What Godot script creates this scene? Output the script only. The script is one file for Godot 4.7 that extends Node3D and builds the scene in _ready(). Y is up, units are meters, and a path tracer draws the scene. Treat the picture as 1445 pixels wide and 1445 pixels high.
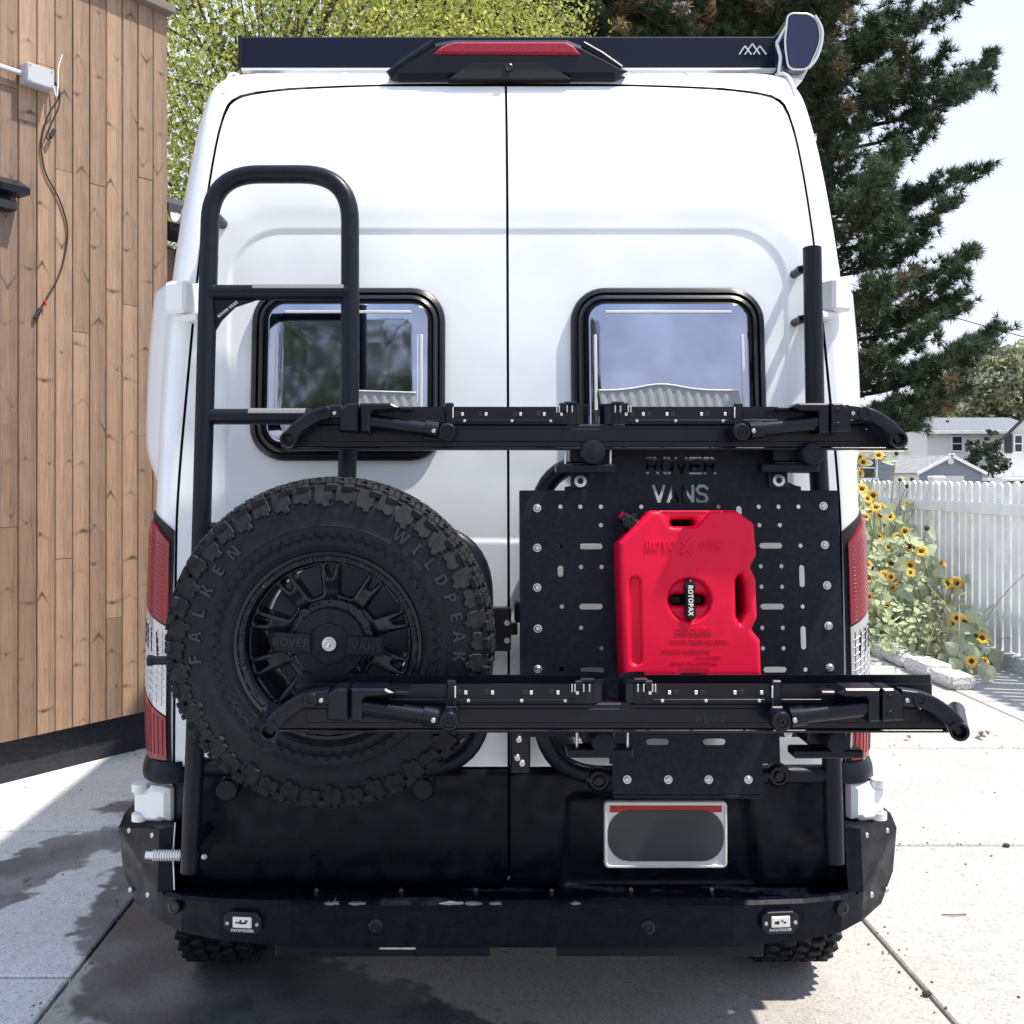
extends Node3D
# All lengths in metres. x = 0 is the seam between the van's rear doors, z = 0 the plane of those doors (the van
# reaches towards -z), y = 0 the driveway. seen(u, v, z) turns a measurement taken on the photograph into metres
# for a thing that stands at the depth z.

const EYE := Vector3(-0.1, 1.6, 2.65)
const FOCAL := 1447.0
var M := {}
var rng := RandomNumberGenerator.new()

func seen(u: float, v: float, z: float) -> Vector3:
	var d := EYE.z - z
	return Vector3(EYE.x + (u - 663.0) * d / FOCAL, EYE.y - (v - 670.0) * d / FOCAL, z)

# ---------------------------------------------------------------- nodes
func meta(o, label := "", category := "", group := "", kind := ""):
	if label: o.set_meta("label", label)
	if category: o.set_meta("category", category)
	if group: o.set_meta("group", group)
	if kind: o.set_meta("kind", kind)
	return o

func numbered(called: String, parent: Node = self) -> String:
	if not parent.has_node(called): return called
	var k := 1
	while parent.has_node("%s_%03d" % [called, k]): k += 1
	return "%s_%03d" % [called, k]

func thing(called: String, label: String, category: String, at := Vector3.ZERO, group := "", kind := ""):
	var o := Node3D.new()
	o.name = numbered(called); add_child(o); o.position = at
	return meta(o, label, category, group, kind)

func commit(s) -> Mesh:
	if s is Mesh: return s
	s.generate_normals()
	s.index()
	return s.commit()

# a part of a thing: shapes are given in world metres, the node carries them relative to the thing's base
func part(parent: Node, called: String, s, mat: Material, label := ""):
	var o := MeshInstance3D.new()
	o.mesh = commit(s); o.material_override = mat
	o.name = numbered(called, parent); parent.add_child(o)
	if not (parent is MeshInstance3D): o.position = -parent.position
	if label: o.set_meta("label", label)
	return o

# a part whose mesh is placed by a transform of its own (shared meshes)
func piece(parent: Node, called: String, mesh: Mesh, mat: Material, xf: Transform3D):
	var o := MeshInstance3D.new()
	o.mesh = mesh; o.material_override = mat
	o.name = numbered(called, parent); parent.add_child(o)
	o.transform = xf if parent is MeshInstance3D else Transform3D(xf.basis, xf.origin - parent.position)
	return o

func solo(called: String, s, mat: Material, label: String, category: String, group := "", kind := ""):
	var o := MeshInstance3D.new()
	o.mesh = commit(s); o.material_override = mat
	o.name = numbered(called); add_child(o)
	return meta(o, label, category, group, kind)

# ---------------------------------------------------------------- shapes
func S() -> SurfaceTool:
	var s := SurfaceTool.new()
	s.begin(Mesh.PRIMITIVE_TRIANGLES)
	return s

func tri(s, a: Vector3, b: Vector3, c: Vector3, out: Vector3, g := -1):
	s.set_smooth_group(g)
	if (a - c).cross(a - b).dot(out) < 0.0:
		s.add_vertex(a); s.add_vertex(c); s.add_vertex(b)
	else:
		s.add_vertex(a); s.add_vertex(b); s.add_vertex(c)

func quad(s, a: Vector3, b: Vector3, c: Vector3, d: Vector3, out: Vector3, g := -1):
	tri(s, a, b, c, out, g); tri(s, a, c, d, out, g)

# a box with chamfered edges
func box(s, c: Vector3, size: Vector3, bev := 0.004, b := Basis()):
	var h := size * 0.5
	bev = min(bev, min(h.x, min(h.y, h.z)) * 0.9)
	var q := h - Vector3.ONE * bev
	var p := func(ax, sx, sy, sz):
		var v := Vector3(sx * q.x, sy * q.y, sz * q.z)
		v[ax] = [sx, sy, sz][ax] * h[ax]
		return c + b * v
	for ax in 3:
		var e: int = (ax + 1) % 3
		var f: int = (ax + 2) % 3
		for sg in [-1, 1]:
			var pts := []
			for k in [[-1, -1], [1, -1], [1, 1], [-1, 1]]:
				var sv := [0, 0, 0]
				sv[ax] = sg; sv[e] = k[0]; sv[f] = k[1]
				pts.append(p.call(ax, sv[0], sv[1], sv[2]))
			var n := Vector3.ZERO
			n[ax] = sg
			quad(s, pts[0], pts[1], pts[2], pts[3], b * n)
			# the chamfer between this face and the one across e
			for se in [-1, 1]:
				var a1 := [0, 0, 0]
				a1[ax] = sg; a1[e] = se; a1[f] = -1
				var a2 := [0, 0, 0]
				a2[ax] = sg; a2[e] = se; a2[f] = 1
				var m := Vector3.ZERO
				m[ax] = sg; m[e] = se
				quad(s, p.call(ax, a1[0], a1[1], a1[2]), p.call(ax, a2[0], a2[1], a2[2]), p.call(e, a2[0], a2[1], a2[2]), p.call(e, a1[0], a1[1], a1[2]), b * m)
	for sx in [-1, 1]:
		for sy in [-1, 1]:
			for sz in [-1, 1]:
				tri(s, p.call(0, sx, sy, sz), p.call(1, sx, sy, sz), p.call(2, sx, sy, sz), b * Vector3(sx, sy, sz))

func tube(s, pts: Array, r: float, seg := 12, caps := true, r_end := -1.0, hollow := 0.0):
	var n := pts.size()
	var rings := []
	var u := Vector3.UP
	for i in n:
		var t: Vector3 = (pts[min(i + 1, n - 1)] - pts[max(i - 1, 0)]).normalized()
		if i == 0 and abs(t.dot(u)) > 0.9: u = Vector3.RIGHT
		u = (u - t * u.dot(t)).normalized()
		var v := t.cross(u)
		var rr := r if r_end < 0 else lerpf(r, r_end, float(i) / (n - 1))
		var ring := []
		for j in seg:
			var a := TAU * j / seg
			ring.append(pts[i] + (u * cos(a) + v * sin(a)) * rr)
		rings.append(ring)
	for i in n - 1:
		var mid: Vector3 = (pts[i] + pts[i + 1]) * 0.5
		for j in seg:
			var k := (j + 1) % seg
			quad(s, rings[i][j], rings[i][k], rings[i + 1][k], rings[i + 1][j], (rings[i][j] + rings[i + 1][k]) * 0.5 - mid, 1)
	if caps:
		for e in [0, n - 1]:
			var o: Vector3 = (pts[0] - pts[1]) if e == 0 else (pts[n - 1] - pts[n - 2])
			o = o.normalized()
			for j in seg:
				var k := (j + 1) % seg
				if hollow > 0.0:
					var a: Vector3 = pts[e].lerp(rings[e][j], hollow)
					var b: Vector3 = pts[e].lerp(rings[e][k], hollow)
					quad(s, rings[e][j], rings[e][k], b, a, o)
					quad(s, a, b, b - o * r * 2.0, a - o * r * 2.0, pts[e] - a)
					tri(s, pts[e] - o * r * 2.0, a - o * r * 2.0, b - o * r * 2.0, o)
				else:
					tri(s, pts[e], rings[e][j], rings[e][k], o)

# a path with its corners rounded
func rounded(pts: Array, r: float, steps := 6, closed := false) -> Array:
	var out := []
	var n := pts.size()
	for i in n:
		if not closed and (i == 0 or i == n - 1):
			out.append(pts[i]); continue
		var a: Vector3 = pts[(i - 1 + n) % n]
		var b: Vector3 = pts[i]
		var c: Vector3 = pts[(i + 1) % n]
		var k: float = min(r, min((a - b).length(), (c - b).length()) * 0.49)
		var p := b + (a - b).normalized() * k
		var q := b + (c - b).normalized() * k
		for j in steps + 1:
			var t := float(j) / steps
			out.append(p.lerp(b, t).lerp(b.lerp(q, t), t))
	return out

# profile of Vector2(radius, height), turned about the local z axis of xf
func lathe(s, prof: Array, seg: int, xf: Transform3D, g := 1):
	var top_g := g
	for i in prof.size() - 1:
		var p: Vector2 = prof[i]
		var q: Vector2 = prof[i + 1]
		if top_g >= 0 and i > 0 and absf((p - prof[i - 1]).angle_to(q - p)) > 0.75: g += 1   # a sharp edge
		var nn := Vector2(q.y - p.y, -(q.x - p.x))
		for j in seg:
			var a := TAU * j / seg
			var b := TAU * (j + 1) / seg
			var m := (a + b) * 0.5
			var out := xf.basis * Vector3(cos(m) * nn.x, sin(m) * nn.x, nn.y)
			var v1 := xf * Vector3(cos(a) * p.x, sin(a) * p.x, p.y)
			var v2 := xf * Vector3(cos(b) * p.x, sin(b) * p.x, p.y)
			var v3 := xf * Vector3(cos(b) * q.x, sin(b) * q.x, q.y)
			var v4 := xf * Vector3(cos(a) * q.x, sin(a) * q.x, q.y)
			if q.x < 1e-6: tri(s, v1, v2, v3, out, g)
			elif p.x < 1e-6: tri(s, v1, v3, v4, out, g)
			else: quad(s, v1, v2, v3, v4, out, g)

# closed loops of equal length, joined one to the next
func loft(s, loops: Array, g := 1, cap_first := false, cap_last := false):
	var n: int = loops[0].size()
	var mids := []
	for l in loops:
		var m := Vector3.ZERO
		for p in l: m += p
		mids.append(m / n)
	var axis: Vector3 = (mids[-1] - mids[0]).normalized()
	for i in loops.size() - 1:
		for j in n:
			var k := (j + 1) % n
			var a: Vector3 = loops[i][j]
			var c: Vector3 = loops[i + 1][k]
			quad(s, a, loops[i][k], c, loops[i + 1][j], (a + c) * 0.5 - (mids[i] + mids[i + 1]) * 0.5 + axis * 1e-4, g)
	for e in [[cap_first, 0, -axis], [cap_last, loops.size() - 1, axis]]:
		if e[0]:
			for j in n: tri(s, mids[e[1]], loops[e[1]][j], loops[e[1]][(j + 1) % n], e[2])

# an outline of Vector2 (any simple polygon) given thickness along basis z, with a chamfer at its front edge
func slab(s, outline: Array, z0: float, z1: float, xf := Transform3D(), bev := 0.0):
	var poly := PackedVector2Array(outline)
	if Geometry2D.is_polygon_clockwise(poly): poly.reverse()
	var n := poly.size()
	var front := poly
	if bev > 0.0:
		var ins := PackedVector2Array()
		for i in n:
			var a := poly[(i - 1 + n) % n]
			var b := poly[i]
			var c := poly[(i + 1) % n]
			var n1 := (b - a).normalized().orthogonal()
			var n2 := (c - b).normalized().orthogonal()
			var mm := (n1 + n2).normalized()
			ins.append(b + mm * bev / max(0.4, mm.dot(n1)) * (1.0 if Geometry2D.is_point_in_polygon(b + mm * bev * 0.3, poly) else -1.0))
		front = ins
	var idx := Geometry2D.triangulate_polygon(front)
	if idx.is_empty():   # very fine outlines: a fan round the middle
		var c0 := Vector2.ZERO
		for p in front: c0 += p / n
		front.append(c0)
		for i in n: idx.append_array(PackedInt32Array([i, (i + 1) % n, n]))
	var up := xf.basis.z
	for i in range(0, idx.size(), 3):
		var a := front[idx[i]]
		var b := front[idx[i + 1]]
		var c := front[idx[i + 2]]
		tri(s, xf * Vector3(a.x, a.y, z1), xf * Vector3(b.x, b.y, z1), xf * Vector3(c.x, c.y, z1), up)
	idx = Geometry2D.triangulate_polygon(poly)
	for i in range(0, idx.size(), 3):
		var a := poly[idx[i]]
		var b := poly[idx[i + 1]]
		var c := poly[idx[i + 2]]
		tri(s, xf * Vector3(a.x, a.y, z0), xf * Vector3(b.x, b.y, z0), xf * Vector3(c.x, c.y, z0), -up)
	for i in n:
		var k := (i + 1) % n
		var e := (poly[k] - poly[i])
		var o := xf.basis * Vector3(e.y, -e.x, 0)
		var zz := z1 - bev
		quad(s, xf * Vector3(poly[i].x, poly[i].y, z0), xf * Vector3(poly[k].x, poly[k].y, z0), xf * Vector3(poly[k].x, poly[k].y, zz), xf * Vector3(poly[i].x, poly[i].y, zz), o)
		if bev > 0.0:
			quad(s, xf * Vector3(poly[i].x, poly[i].y, zz), xf * Vector3(poly[k].x, poly[k].y, zz), xf * Vector3(front[k].x, front[k].y, z1), xf * Vector3(front[i].x, front[i].y, z1), o + up * e.length())

# a raised sheet whose outline is where sdf(x, y) = 0 and whose front stands at high(x, y, distance)
func relief(s, x0: float, y0: float, x1: float, y1: float, step: float, sdf: Callable, high: Callable, zback: float, xf := Transform3D()):
	var nx := int(ceil((x1 - x0) / step))
	var ny := int(ceil((y1 - y0) / step))
	var D := PackedFloat32Array()
	D.resize((nx + 1) * (ny + 1))
	for j in ny + 1:
		for i in nx + 1:
			D[j * (nx + 1) + i] = sdf.call(x0 + i * step, y0 + j * step)
	var fr := xf.basis.z
	for j in ny:
		for i in nx:
			var ids := [j * (nx + 1) + i, j * (nx + 1) + i + 1, (j + 1) * (nx + 1) + i + 1, (j + 1) * (nx + 1) + i]
			var ds := [D[ids[0]], D[ids[1]], D[ids[2]], D[ids[3]]]
			if ds[0] >= 0 and ds[1] >= 0 and ds[2] >= 0 and ds[3] >= 0: continue
			var cs := [Vector2(x0 + i * step, y0 + j * step), Vector2(x0 + (i + 1) * step, y0 + j * step), Vector2(x0 + (i + 1) * step, y0 + (j + 1) * step), Vector2(x0 + i * step, y0 + (j + 1) * step)]
			var poly := []
			var cut := []
			for k in 4:
				var m := (k + 1) % 4
				if ds[k] < 0:
					poly.append(Vector3(cs[k].x, cs[k].y, high.call(cs[k].x, cs[k].y, ds[k]))); cut.append(false)
				if (ds[k] < 0) != (ds[m] < 0):
					var lo: int = k if ids[k] < ids[m] else m
					var hi: int = m if lo == k else k
					var t: float = ds[lo] / (ds[lo] - ds[hi])
					var q: Vector2 = cs[lo].lerp(cs[hi], t)
					poly.append(Vector3(q.x, q.y, high.call(q.x, q.y, 0.0))); cut.append(true)
			var n := poly.size()
			for k in range(1, n - 1):
				tri(s, xf * poly[0], xf * poly[k], xf * poly[k + 1], fr, 1)
			var mid := Vector3.ZERO
			for p in poly: mid += p / n
			for k in n:
				var m := (k + 1) % n
				if cut[k] and cut[m]:
					var a: Vector3 = poly[k]
					var b: Vector3 = poly[m]
					quad(s, xf * a, xf * b, xf * Vector3(b.x, b.y, zback), xf * Vector3(a.x, a.y, zback), xf.basis * (((a + b) * 0.5 - mid) * Vector3(1, 1, 0)), 2)

func ip(tab: Array, v: float) -> float:
	var n := tab.size()
	if v <= tab[0][0]: return tab[0][1]
	if v >= tab[n - 1][0]: return tab[n - 1][1]
	var i := 0
	while v > tab[i + 1][0]: i += 1
	var h: float = tab[i + 1][0] - tab[i][0]
	var t: float = (v - tab[i][0]) / h
	var sl: float = (tab[i + 1][1] - tab[i][1]) / h
	var s0: float = sl if i == 0 else (tab[i + 1][1] - tab[i - 1][1]) / (tab[i + 1][0] - tab[i - 1][0])
	var s1: float = sl if i == n - 2 else (tab[i + 2][1] - tab[i][1]) / (tab[i + 2][0] - tab[i][0])
	if i > 0 and (tab[i][1] - tab[i - 1][1]) * sl <= 0: s0 = 0
	if i < n - 2 and (tab[i + 2][1] - tab[i + 1][1]) * sl <= 0: s1 = 0
	if abs(s0) > 3.0 * abs(sl): s0 = 3.0 * sl
	if abs(s1) > 3.0 * abs(sl): s1 = 3.0 * sl
	var t2 := t * t
	var t3 := t2 * t
	return tab[i][1] * (2 * t3 - 3 * t2 + 1) + s0 * h * (t3 - 2 * t2 + t) + tab[i + 1][1] * (-2 * t3 + 3 * t2) + s1 * h * (t3 - t2)

func rrect(cx: float, cy: float, hx: float, hy: float, r: float, z: float, steps := 6) -> Array:
	var out := []
	for k in 4:
		var c := Vector2(cx + [1, -1, -1, 1][k] * (hx - r), cy + [1, 1, -1, -1][k] * (hy - r))
		for j in steps + 1:
			var a := PI / 2 * (k + float(j) / steps)
			out.append(Vector3(c.x + cos(a) * r, c.y + sin(a) * r, z))
	return out

func sd_box(x: float, y: float, hx: float, hy: float, r: float) -> float:
	var qx: float = abs(x) - hx + r
	var qy: float = abs(y) - hy + r
	return Vector2(max(qx, 0.0), max(qy, 0.0)).length() + min(max(qx, qy), 0.0) - r

func sd_seg(p: Vector2, a: Vector2, b: Vector2) -> float:
	var t: float = clampf((p - a).dot(b - a) / max((b - a).length_squared(), 1e-9), 0.0, 1.0)
	return (p - a - (b - a) * t).length()

func sd_poly(p: Vector2, poly: PackedVector2Array) -> float:
	var d := 1e9
	var n := poly.size()
	for i in n: d = min(d, sd_seg(p, poly[i], poly[(i + 1) % n]))
	return -d if Geometry2D.is_point_in_polygon(p, poly) else d

# a screw or bolt head facing along n
func bolt(s, at: Vector3, n: Vector3, r := 0.008, h := 0.005):
	var b := Basis.looking_at(-n, Vector3.UP if abs(n.y) < 0.9 else Vector3.RIGHT)
	lathe(s, [Vector2(r, 0), Vector2(r, h * 0.4), Vector2(r * 0.75, h), Vector2(r * 0.4, h), Vector2(r * 0.36, h * 0.4), Vector2(0, h * 0.4)], 12, Transform3D(b, at), -1)

func letters(text: String, height: float, depth := 0.002, mono := false) -> Mesh:
	var t := TextMesh.new()
	var f := SystemFont.new()
	f.font_names = PackedStringArray(["Droid Sans Mono" if mono else "Droid Sans"])
	f.font_weight = 700
	t.font = f; t.text = text; t.font_size = 64; t.depth = depth
	t.pixel_size = height / 46.0
	t.curve_step = 2.0
	return t

# ---------------------------------------------------------------- materials
func noise_tex(freq: float, seed_: int, lo: Color, hi: Color, size := 256, oct := 4, normal := 0.0, mid := 0.5) -> NoiseTexture2D:
	var n := FastNoiseLite.new()
	n.seed = seed_; n.frequency = freq; n.fractal_octaves = oct
	n.noise_type = FastNoiseLite.TYPE_SIMPLEX_SMOOTH
	var t := NoiseTexture2D.new()
	t.width = size; t.height = size; t.seamless = true; t.noise = n
	if normal > 0.0:
		t.as_normal_map = true; t.bump_strength = normal
	else:
		var g := Gradient.new()
		g.offsets = PackedFloat32Array([0.5 - mid, 0.5 + mid]); g.colors = PackedColorArray([lo, hi])
		t.color_ramp = g
	return t

func c3(r: float, g: float, b: float) -> Color:   # a linear base colour
	return Color(r, g, b).linear_to_srgb()

func mat(col: Color, rough := 0.6, metal := 0.0, spec := 0.5) -> StandardMaterial3D:
	var m := StandardMaterial3D.new()
	m.albedo_color = col; m.roughness = rough; m.metallic = metal; m.metallic_specular = spec
	return m

func grained(m: StandardMaterial3D, alb: Texture2D, nor: Texture2D, scale: float, nscale := 0.5, rough: Texture2D = null):
	m.uv1_triplanar = true; m.uv1_world_triplanar = true; m.uv1_scale = Vector3.ONE * scale
	if alb: m.albedo_texture = alb
	if nor:
		m.normal_enabled = true; m.normal_texture = nor; m.normal_scale = nscale
	if rough:
		m.roughness_texture = rough
		m.roughness_texture_channel = BaseMaterial3D.TEXTURE_CHANNEL_RED
	return m

func make_materials():
	var fine := noise_tex(0.08, 3, Color.BLACK, Color.WHITE, 256, 3, 4.0)
	var grit := noise_tex(0.32, 4, Color.BLACK, Color.WHITE, 512, 2, 2.0)
	var coarse := noise_tex(0.02, 5, Color(0.75, 0.75, 0.75), Color(1.15, 1.15, 1.15), 512, 5)
	var blot := noise_tex(0.012, 9, Color(0.45, 0.45, 0.45), Color(1, 1, 1), 512, 6, 0.0, 0.25)
	M.paint = mat(c3(0.80, 0.825, 0.87), 0.32)
	M.paint.clearcoat_enabled = true; M.paint.clearcoat = 0.6; M.paint.clearcoat_roughness = 0.08
	grained(M.paint, noise_tex(0.006, 21, Color(0.955, 0.955, 0.96), Color(1, 1, 1), 512, 4, 0.0, 0.3), null, 0.9)
	M.hinge = mat(c3(0.74, 0.75, 0.77), 0.4)
	M.black = grained(mat(c3(0.0046, 0.0062, 0.013), 0.42, 0.0, 0.33), null, grit, 4.0, 0.12, noise_tex(0.02, 10, Color(0.6, 0.6, 0.6), Color(1, 1, 1), 256, 4, 0.0, 0.3))   # powder coat
	M.black2 = grained(mat(c3(0.0040, 0.0054, 0.0125), 0.30, 0.0, 0.4), noise_tex(0.02, 8, Color(0.7, 0.7, 0.75), Color(1, 1, 1), 256, 4), grit, 4.0, 0.1)
	M.plate = grained(mat(c3(0.012, 0.0155, 0.025), 0.5, 0.0, 0.3), noise_tex(0.03, 12, Color(0.75, 0.75, 0.78), Color(1, 1, 1), 512, 5, 0.0, 0.3), grit, 3.0, 0.12)
	M.lower = grained(mat(c3(0.0040, 0.0054, 0.012), 0.5, 0.0, 0.3), noise_tex(0.012, 31, Color(0.75, 0.75, 0.78), Color(1, 1, 1), 512, 6, 0.0, 0.16), grit, 2.2, 0.15, noise_tex(0.010, 32, Color(0.5, 0.5, 0.5), Color(1, 1, 1), 512, 6, 0.0, 0.2))
	M.bumper = grained(mat(c3(0.0042, 0.0058, 0.013), 0.5, 0.0, 0.25), noise_tex(0.02, 33, Color(0.65, 0.65, 0.7), Color(1, 1, 1), 512, 5, 0.0, 0.3), grit, 3.0, 0.15, blot)
	M.dark = mat(c3(0.008, 0.008, 0.01), 0.7)
	M.gap = mat(c3(0.006, 0.007, 0.012), 0.9)
	M.rubber = grained(mat(c3(0.0060, 0.0080, 0.0155), 0.45, 0.0, 0.35), noise_tex(0.02, 14, Color(0.7, 0.68, 0.66), Color(1.0, 1.0, 1.0), 512, 5, 0.0, 0.25), grit, 3.0, 0.2)
	M.tread = grained(mat(c3(0.0125, 0.0145, 0.020), 0.65, 0.0, 0.35), noise_tex(0.03, 15, Color(0.6, 0.58, 0.55), Color(1.1, 1.08, 1.04), 512, 5, 0.0, 0.25), grit, 3.0, 0.3)
	M.rim = mat(c3(0.005, 0.0062, 0.011), 0.26, 0.0, 0.45)
	M.gasket = mat(c3(0.008, 0.0085, 0.012), 0.3)
	M.window = mat(c3(0.44, 0.47, 0.60), 0.05, 1.0)
	grained(M.window, noise_tex(0.01, 41, Color(0.8, 0.8, 0.82), Color(1, 1, 1), 256, 4), noise_tex(0.006, 43, Color.BLACK, Color.WHITE, 256, 2, 3.0), 1.3, 0.05)
	M.grip = grained(mat(c3(0.17, 0.17, 0.175), 0.9), noise_tex(0.15, 44, Color(0.5, 0.5, 0.5), Color(1.6, 1.6, 1.6), 256, 2), null, 8.0)
	M.mirrored_pleats = mat(c3(0.33, 0.34, 0.36), 0.7)  # grey of the pleats added for a mirrored roof
	M.letter = mat(c3(0.0105, 0.0135, 0.022), 0.4)
	M.door_shade = mat(c3(0.27, 0.31, 0.44), 0.5)  # tone of the shaded door, painted on the disc behind the spokes
	M.scuff = mat(c3(0.16, 0.17, 0.20), 0.6)
	M.steel = mat(c3(0.60, 0.61, 0.63), 0.3, 1.0)
	M.zinc = mat(c3(0.72, 0.72, 0.72), 0.4, 0.5)
	M.white = mat(c3(0.78, 0.78, 0.78), 0.5)
	M.print = mat(c3(0.6, 0.6, 0.62), 0.6)
	M.red = grained(mat(c3(0.72, 0.002, 0.042), 0.42, 0.0, 0.35), noise_tex(0.02, 51, Color(0.93, 0.9, 0.9), Color(1, 1, 1), 256, 4), grit, 3.0, 0.06)
	M.rib_red = mat(c3(0.15, 0.001, 0.010), 0.15)
	M.lens_red = mat(c3(0.22, 0.0010, 0.014), 0.10, 0.0, 0.35)
	M.lens_red.clearcoat_enabled = true
	M.lens_red.clearcoat = 1.0
	M.lens_clear = mat(c3(0.62, 0.63, 0.66), 0.12, 0.6)
	M.brake = grained(mat(c3(0.42, 0.01, 0.04), 0.3), noise_tex(0.15, 52, Color(0.55, 0.5, 0.5), Color(1.2, 1.2, 1.2), 256, 2), null, 4.0)
	M.platered = mat(c3(0.42, 0.02, 0.02), 0.5)
	M.platedark = grained(mat(c3(0.055, 0.06, 0.07), 0.6), noise_tex(0.006, 54, Color(0.8, 0.8, 0.8), Color(1, 1, 1), 256, 3), null, 2.0)
	M.fairing = mat(c3(0.006, 0.008, 0.024), 0.5, 0.0, 0.3)
	M.awning = mat(c3(0.012, 0.016, 0.06), 0.16)
	M.alu = mat(c3(0.66, 0.66, 0.66), 0.35, 0.6)
	# the place
	M.woodgap = mat(c3(0.05, 0.02, 0.012), 0.9)
	M.trimwood = mat(c3(0.15, 0.12, 0.10), 0.7)
	M.found = grained(mat(c3(0.018, 0.02, 0.028), 0.8), coarse, fine, 1.5, 0.6)
	M.joint = mat(c3(0.035, 0.033, 0.032), 0.95)
	M.slab_far = grained(mat(c3(0.47, 0.455, 0.44), 0.85), coarse, fine, 0.8, 0.3)
	M.soil = grained(mat(c3(0.36, 0.325, 0.28), 0.95), noise_tex(0.03, 61, Color(0.5, 0.5, 0.5), Color(1.2, 1.2, 1.2), 512, 6), fine, 0.4, 1.0)
	M.stone = grained(mat(c3(0.74, 0.73, 0.71), 0.85), noise_tex(0.03, 62, Color(0.65, 0.65, 0.65), Color(1.05, 1.05, 1.05), 512, 6), fine, 2.0, 0.8)
	M.fence = grained(mat(c3(0.90, 0.90, 0.90), 0.6), noise_tex(0.01, 63, Color(0.9, 0.9, 0.92), Color(1, 1, 1), 256, 4), null, 1.0)
	M.fence2 = grained(mat(c3(0.87, 0.87, 0.87), 0.6), noise_tex(0.015, 67, Color(0.9, 0.9, 0.9), Color(1, 1, 1), 256, 5, 0.0, 0.3), null, 1.4)
	M.roof = grained(mat(c3(0.20, 0.21, 0.24), 0.8), noise_tex(0.06, 64, Color(0.7, 0.7, 0.7), Color(1.1, 1.1, 1.1), 256, 4), null, 0.4)
	M.roof2 = grained(mat(c3(0.34, 0.34, 0.34), 0.8), noise_tex(0.06, 65, Color(0.7, 0.7, 0.7), Color(1.1, 1.1, 1.1), 256, 4), null, 0.4)
	M.roofdark = mat(c3(0.03, 0.032, 0.04), 0.7)
	M.siding_white = mat(c3(0.72, 0.72, 0.70), 0.7)
	M.siding_grey = mat(c3(0.23, 0.27, 0.32), 0.7)
	M.glass_far = mat(c3(0.03, 0.035, 0.04), 0.1)
	M.bark = grained(mat(c3(0.10, 0.075, 0.055), 0.95), noise_tex(0.03, 66, Color(0.5, 0.5, 0.5), Color(1.2, 1.2, 1.2), 256, 5), fine, 1.0, 1.0)
	M.grit = mat(c3(0.12, 0.10, 0.085), 0.95)
	M.grit.vertex_color_use_as_albedo = true
	M.hill = mat(c3(0.10, 0.11, 0.10), 1.0)
	for k in [["needle", 0.055, 0.088, 0.048, 0.5], ["needle_dry", 0.19, 0.15, 0.085, 0.4], ["leaf_a", 0.42, 0.46, 0.12, 1.0], ["leaf_b", 0.075, 0.11, 0.03, 0.7], ["leaf_c", 0.30, 0.33, 0.20, 0.8], ["leaf_d", 0.045, 0.07, 0.04, 0.4], ["green", 0.34, 0.39, 0.23, 0.8]]:
		var m := mat(c3(k[1], k[2], k[3]), 0.55, 0.0, 0.4)
		m.backlight_enabled = true
		m.backlight = Color(k[4], k[4], k[4])
		m.vertex_color_use_as_albedo = true
		M[k[0]] = m
	M.petal = mat(c3(0.75, 0.46, 0.02), 0.6)
	M.petal.backlight_enabled = true
	M.petal.backlight = Color(0.5, 0.5, 0.5)
	M.disc = mat(c3(0.05, 0.03, 0.015), 0.9)
	M.stem = mat(c3(0.20, 0.24, 0.10), 0.7)
	M.drystem = mat(c3(0.36, 0.30, 0.20), 0.8)
	M.dryleaf = mat(c3(0.22, 0.14, 0.08), 0.9)
	M.cable = mat(c3(0.012, 0.012, 0.014), 0.5)
	M.greybox = mat(c3(0.42, 0.43, 0.47), 0.5)

# ================================================================ the scene
func _ready():
	rng.seed = 4711
	# camera: level, looking along the van, the lens shifted as in the photograph's crop
	var cam := Camera3D.new()
	cam.name = "camera"
	cam.projection = Camera3D.PROJECTION_FRUSTUM
	var near := 0.05
	cam.set_frustum(near * 1445.0 / FOCAL, Vector2(near * (722.5 - 663.0) / FOCAL, near * (670.0 - 722.5) / FOCAL), near, 900.0)
	cam.position = EYE
	cam.current = true
	add_child(cam)
	# sky, sun, exposure
	var env := Environment.new()
	var sky := Sky.new()
	var sm := ProceduralSkyMaterial.new()
	sm.sky_top_color = c3(0.31, 0.42, 0.62)
	sm.sky_horizon_color = c3(0.435, 0.452, 0.485)
	sm.sky_curve = 0.7
	sm.ground_horizon_color = c3(0.36, 0.37, 0.38)
	sm.ground_bottom_color = c3(0.2, 0.2, 0.2)
	sm.sun_angle_max = 12.0
	sm.sun_curve = 0.08
	sm.energy_multiplier = 1.0
	sky.sky_material = sm
	env.background_mode = Environment.BG_SKY
	env.sky = sky
	env.ambient_light_source = Environment.AMBIENT_SOURCE_SKY
	env.tonemap_mode = Environment.TONE_MAPPER_LINEAR
	env.tonemap_exposure = 2.35
	env.sdfgi_enabled = true
	env.ssao_enabled = true
	env.ssil_enabled = true
	var we := WorldEnvironment.new()
	we.name = "environment"
	we.environment = env
	add_child(we)
	var sun := DirectionalLight3D.new()
	sun.name = "sun"
	sun.light_energy = 1.0
	sun.light_color = Color(1.0, 0.965, 0.91)
	sun.light_angular_distance = 1.5
	sun.shadow_enabled = true
	sun.look_at_from_position(Vector3(0.41, 0.86, 0.085), Vector3.ZERO)
	add_child(sun)

	make_materials()
	ground()
	house()
	van()
	bumper_and_lights(van_node)
	roof_load()
	ladder()
	carrier()
	spare_wheel()
	mounting_board()
	fuel_can()
	bike_tray(0)
	bike_tray(1)
	fence()
	planting()
	background()
	trees()
	litter()

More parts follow.
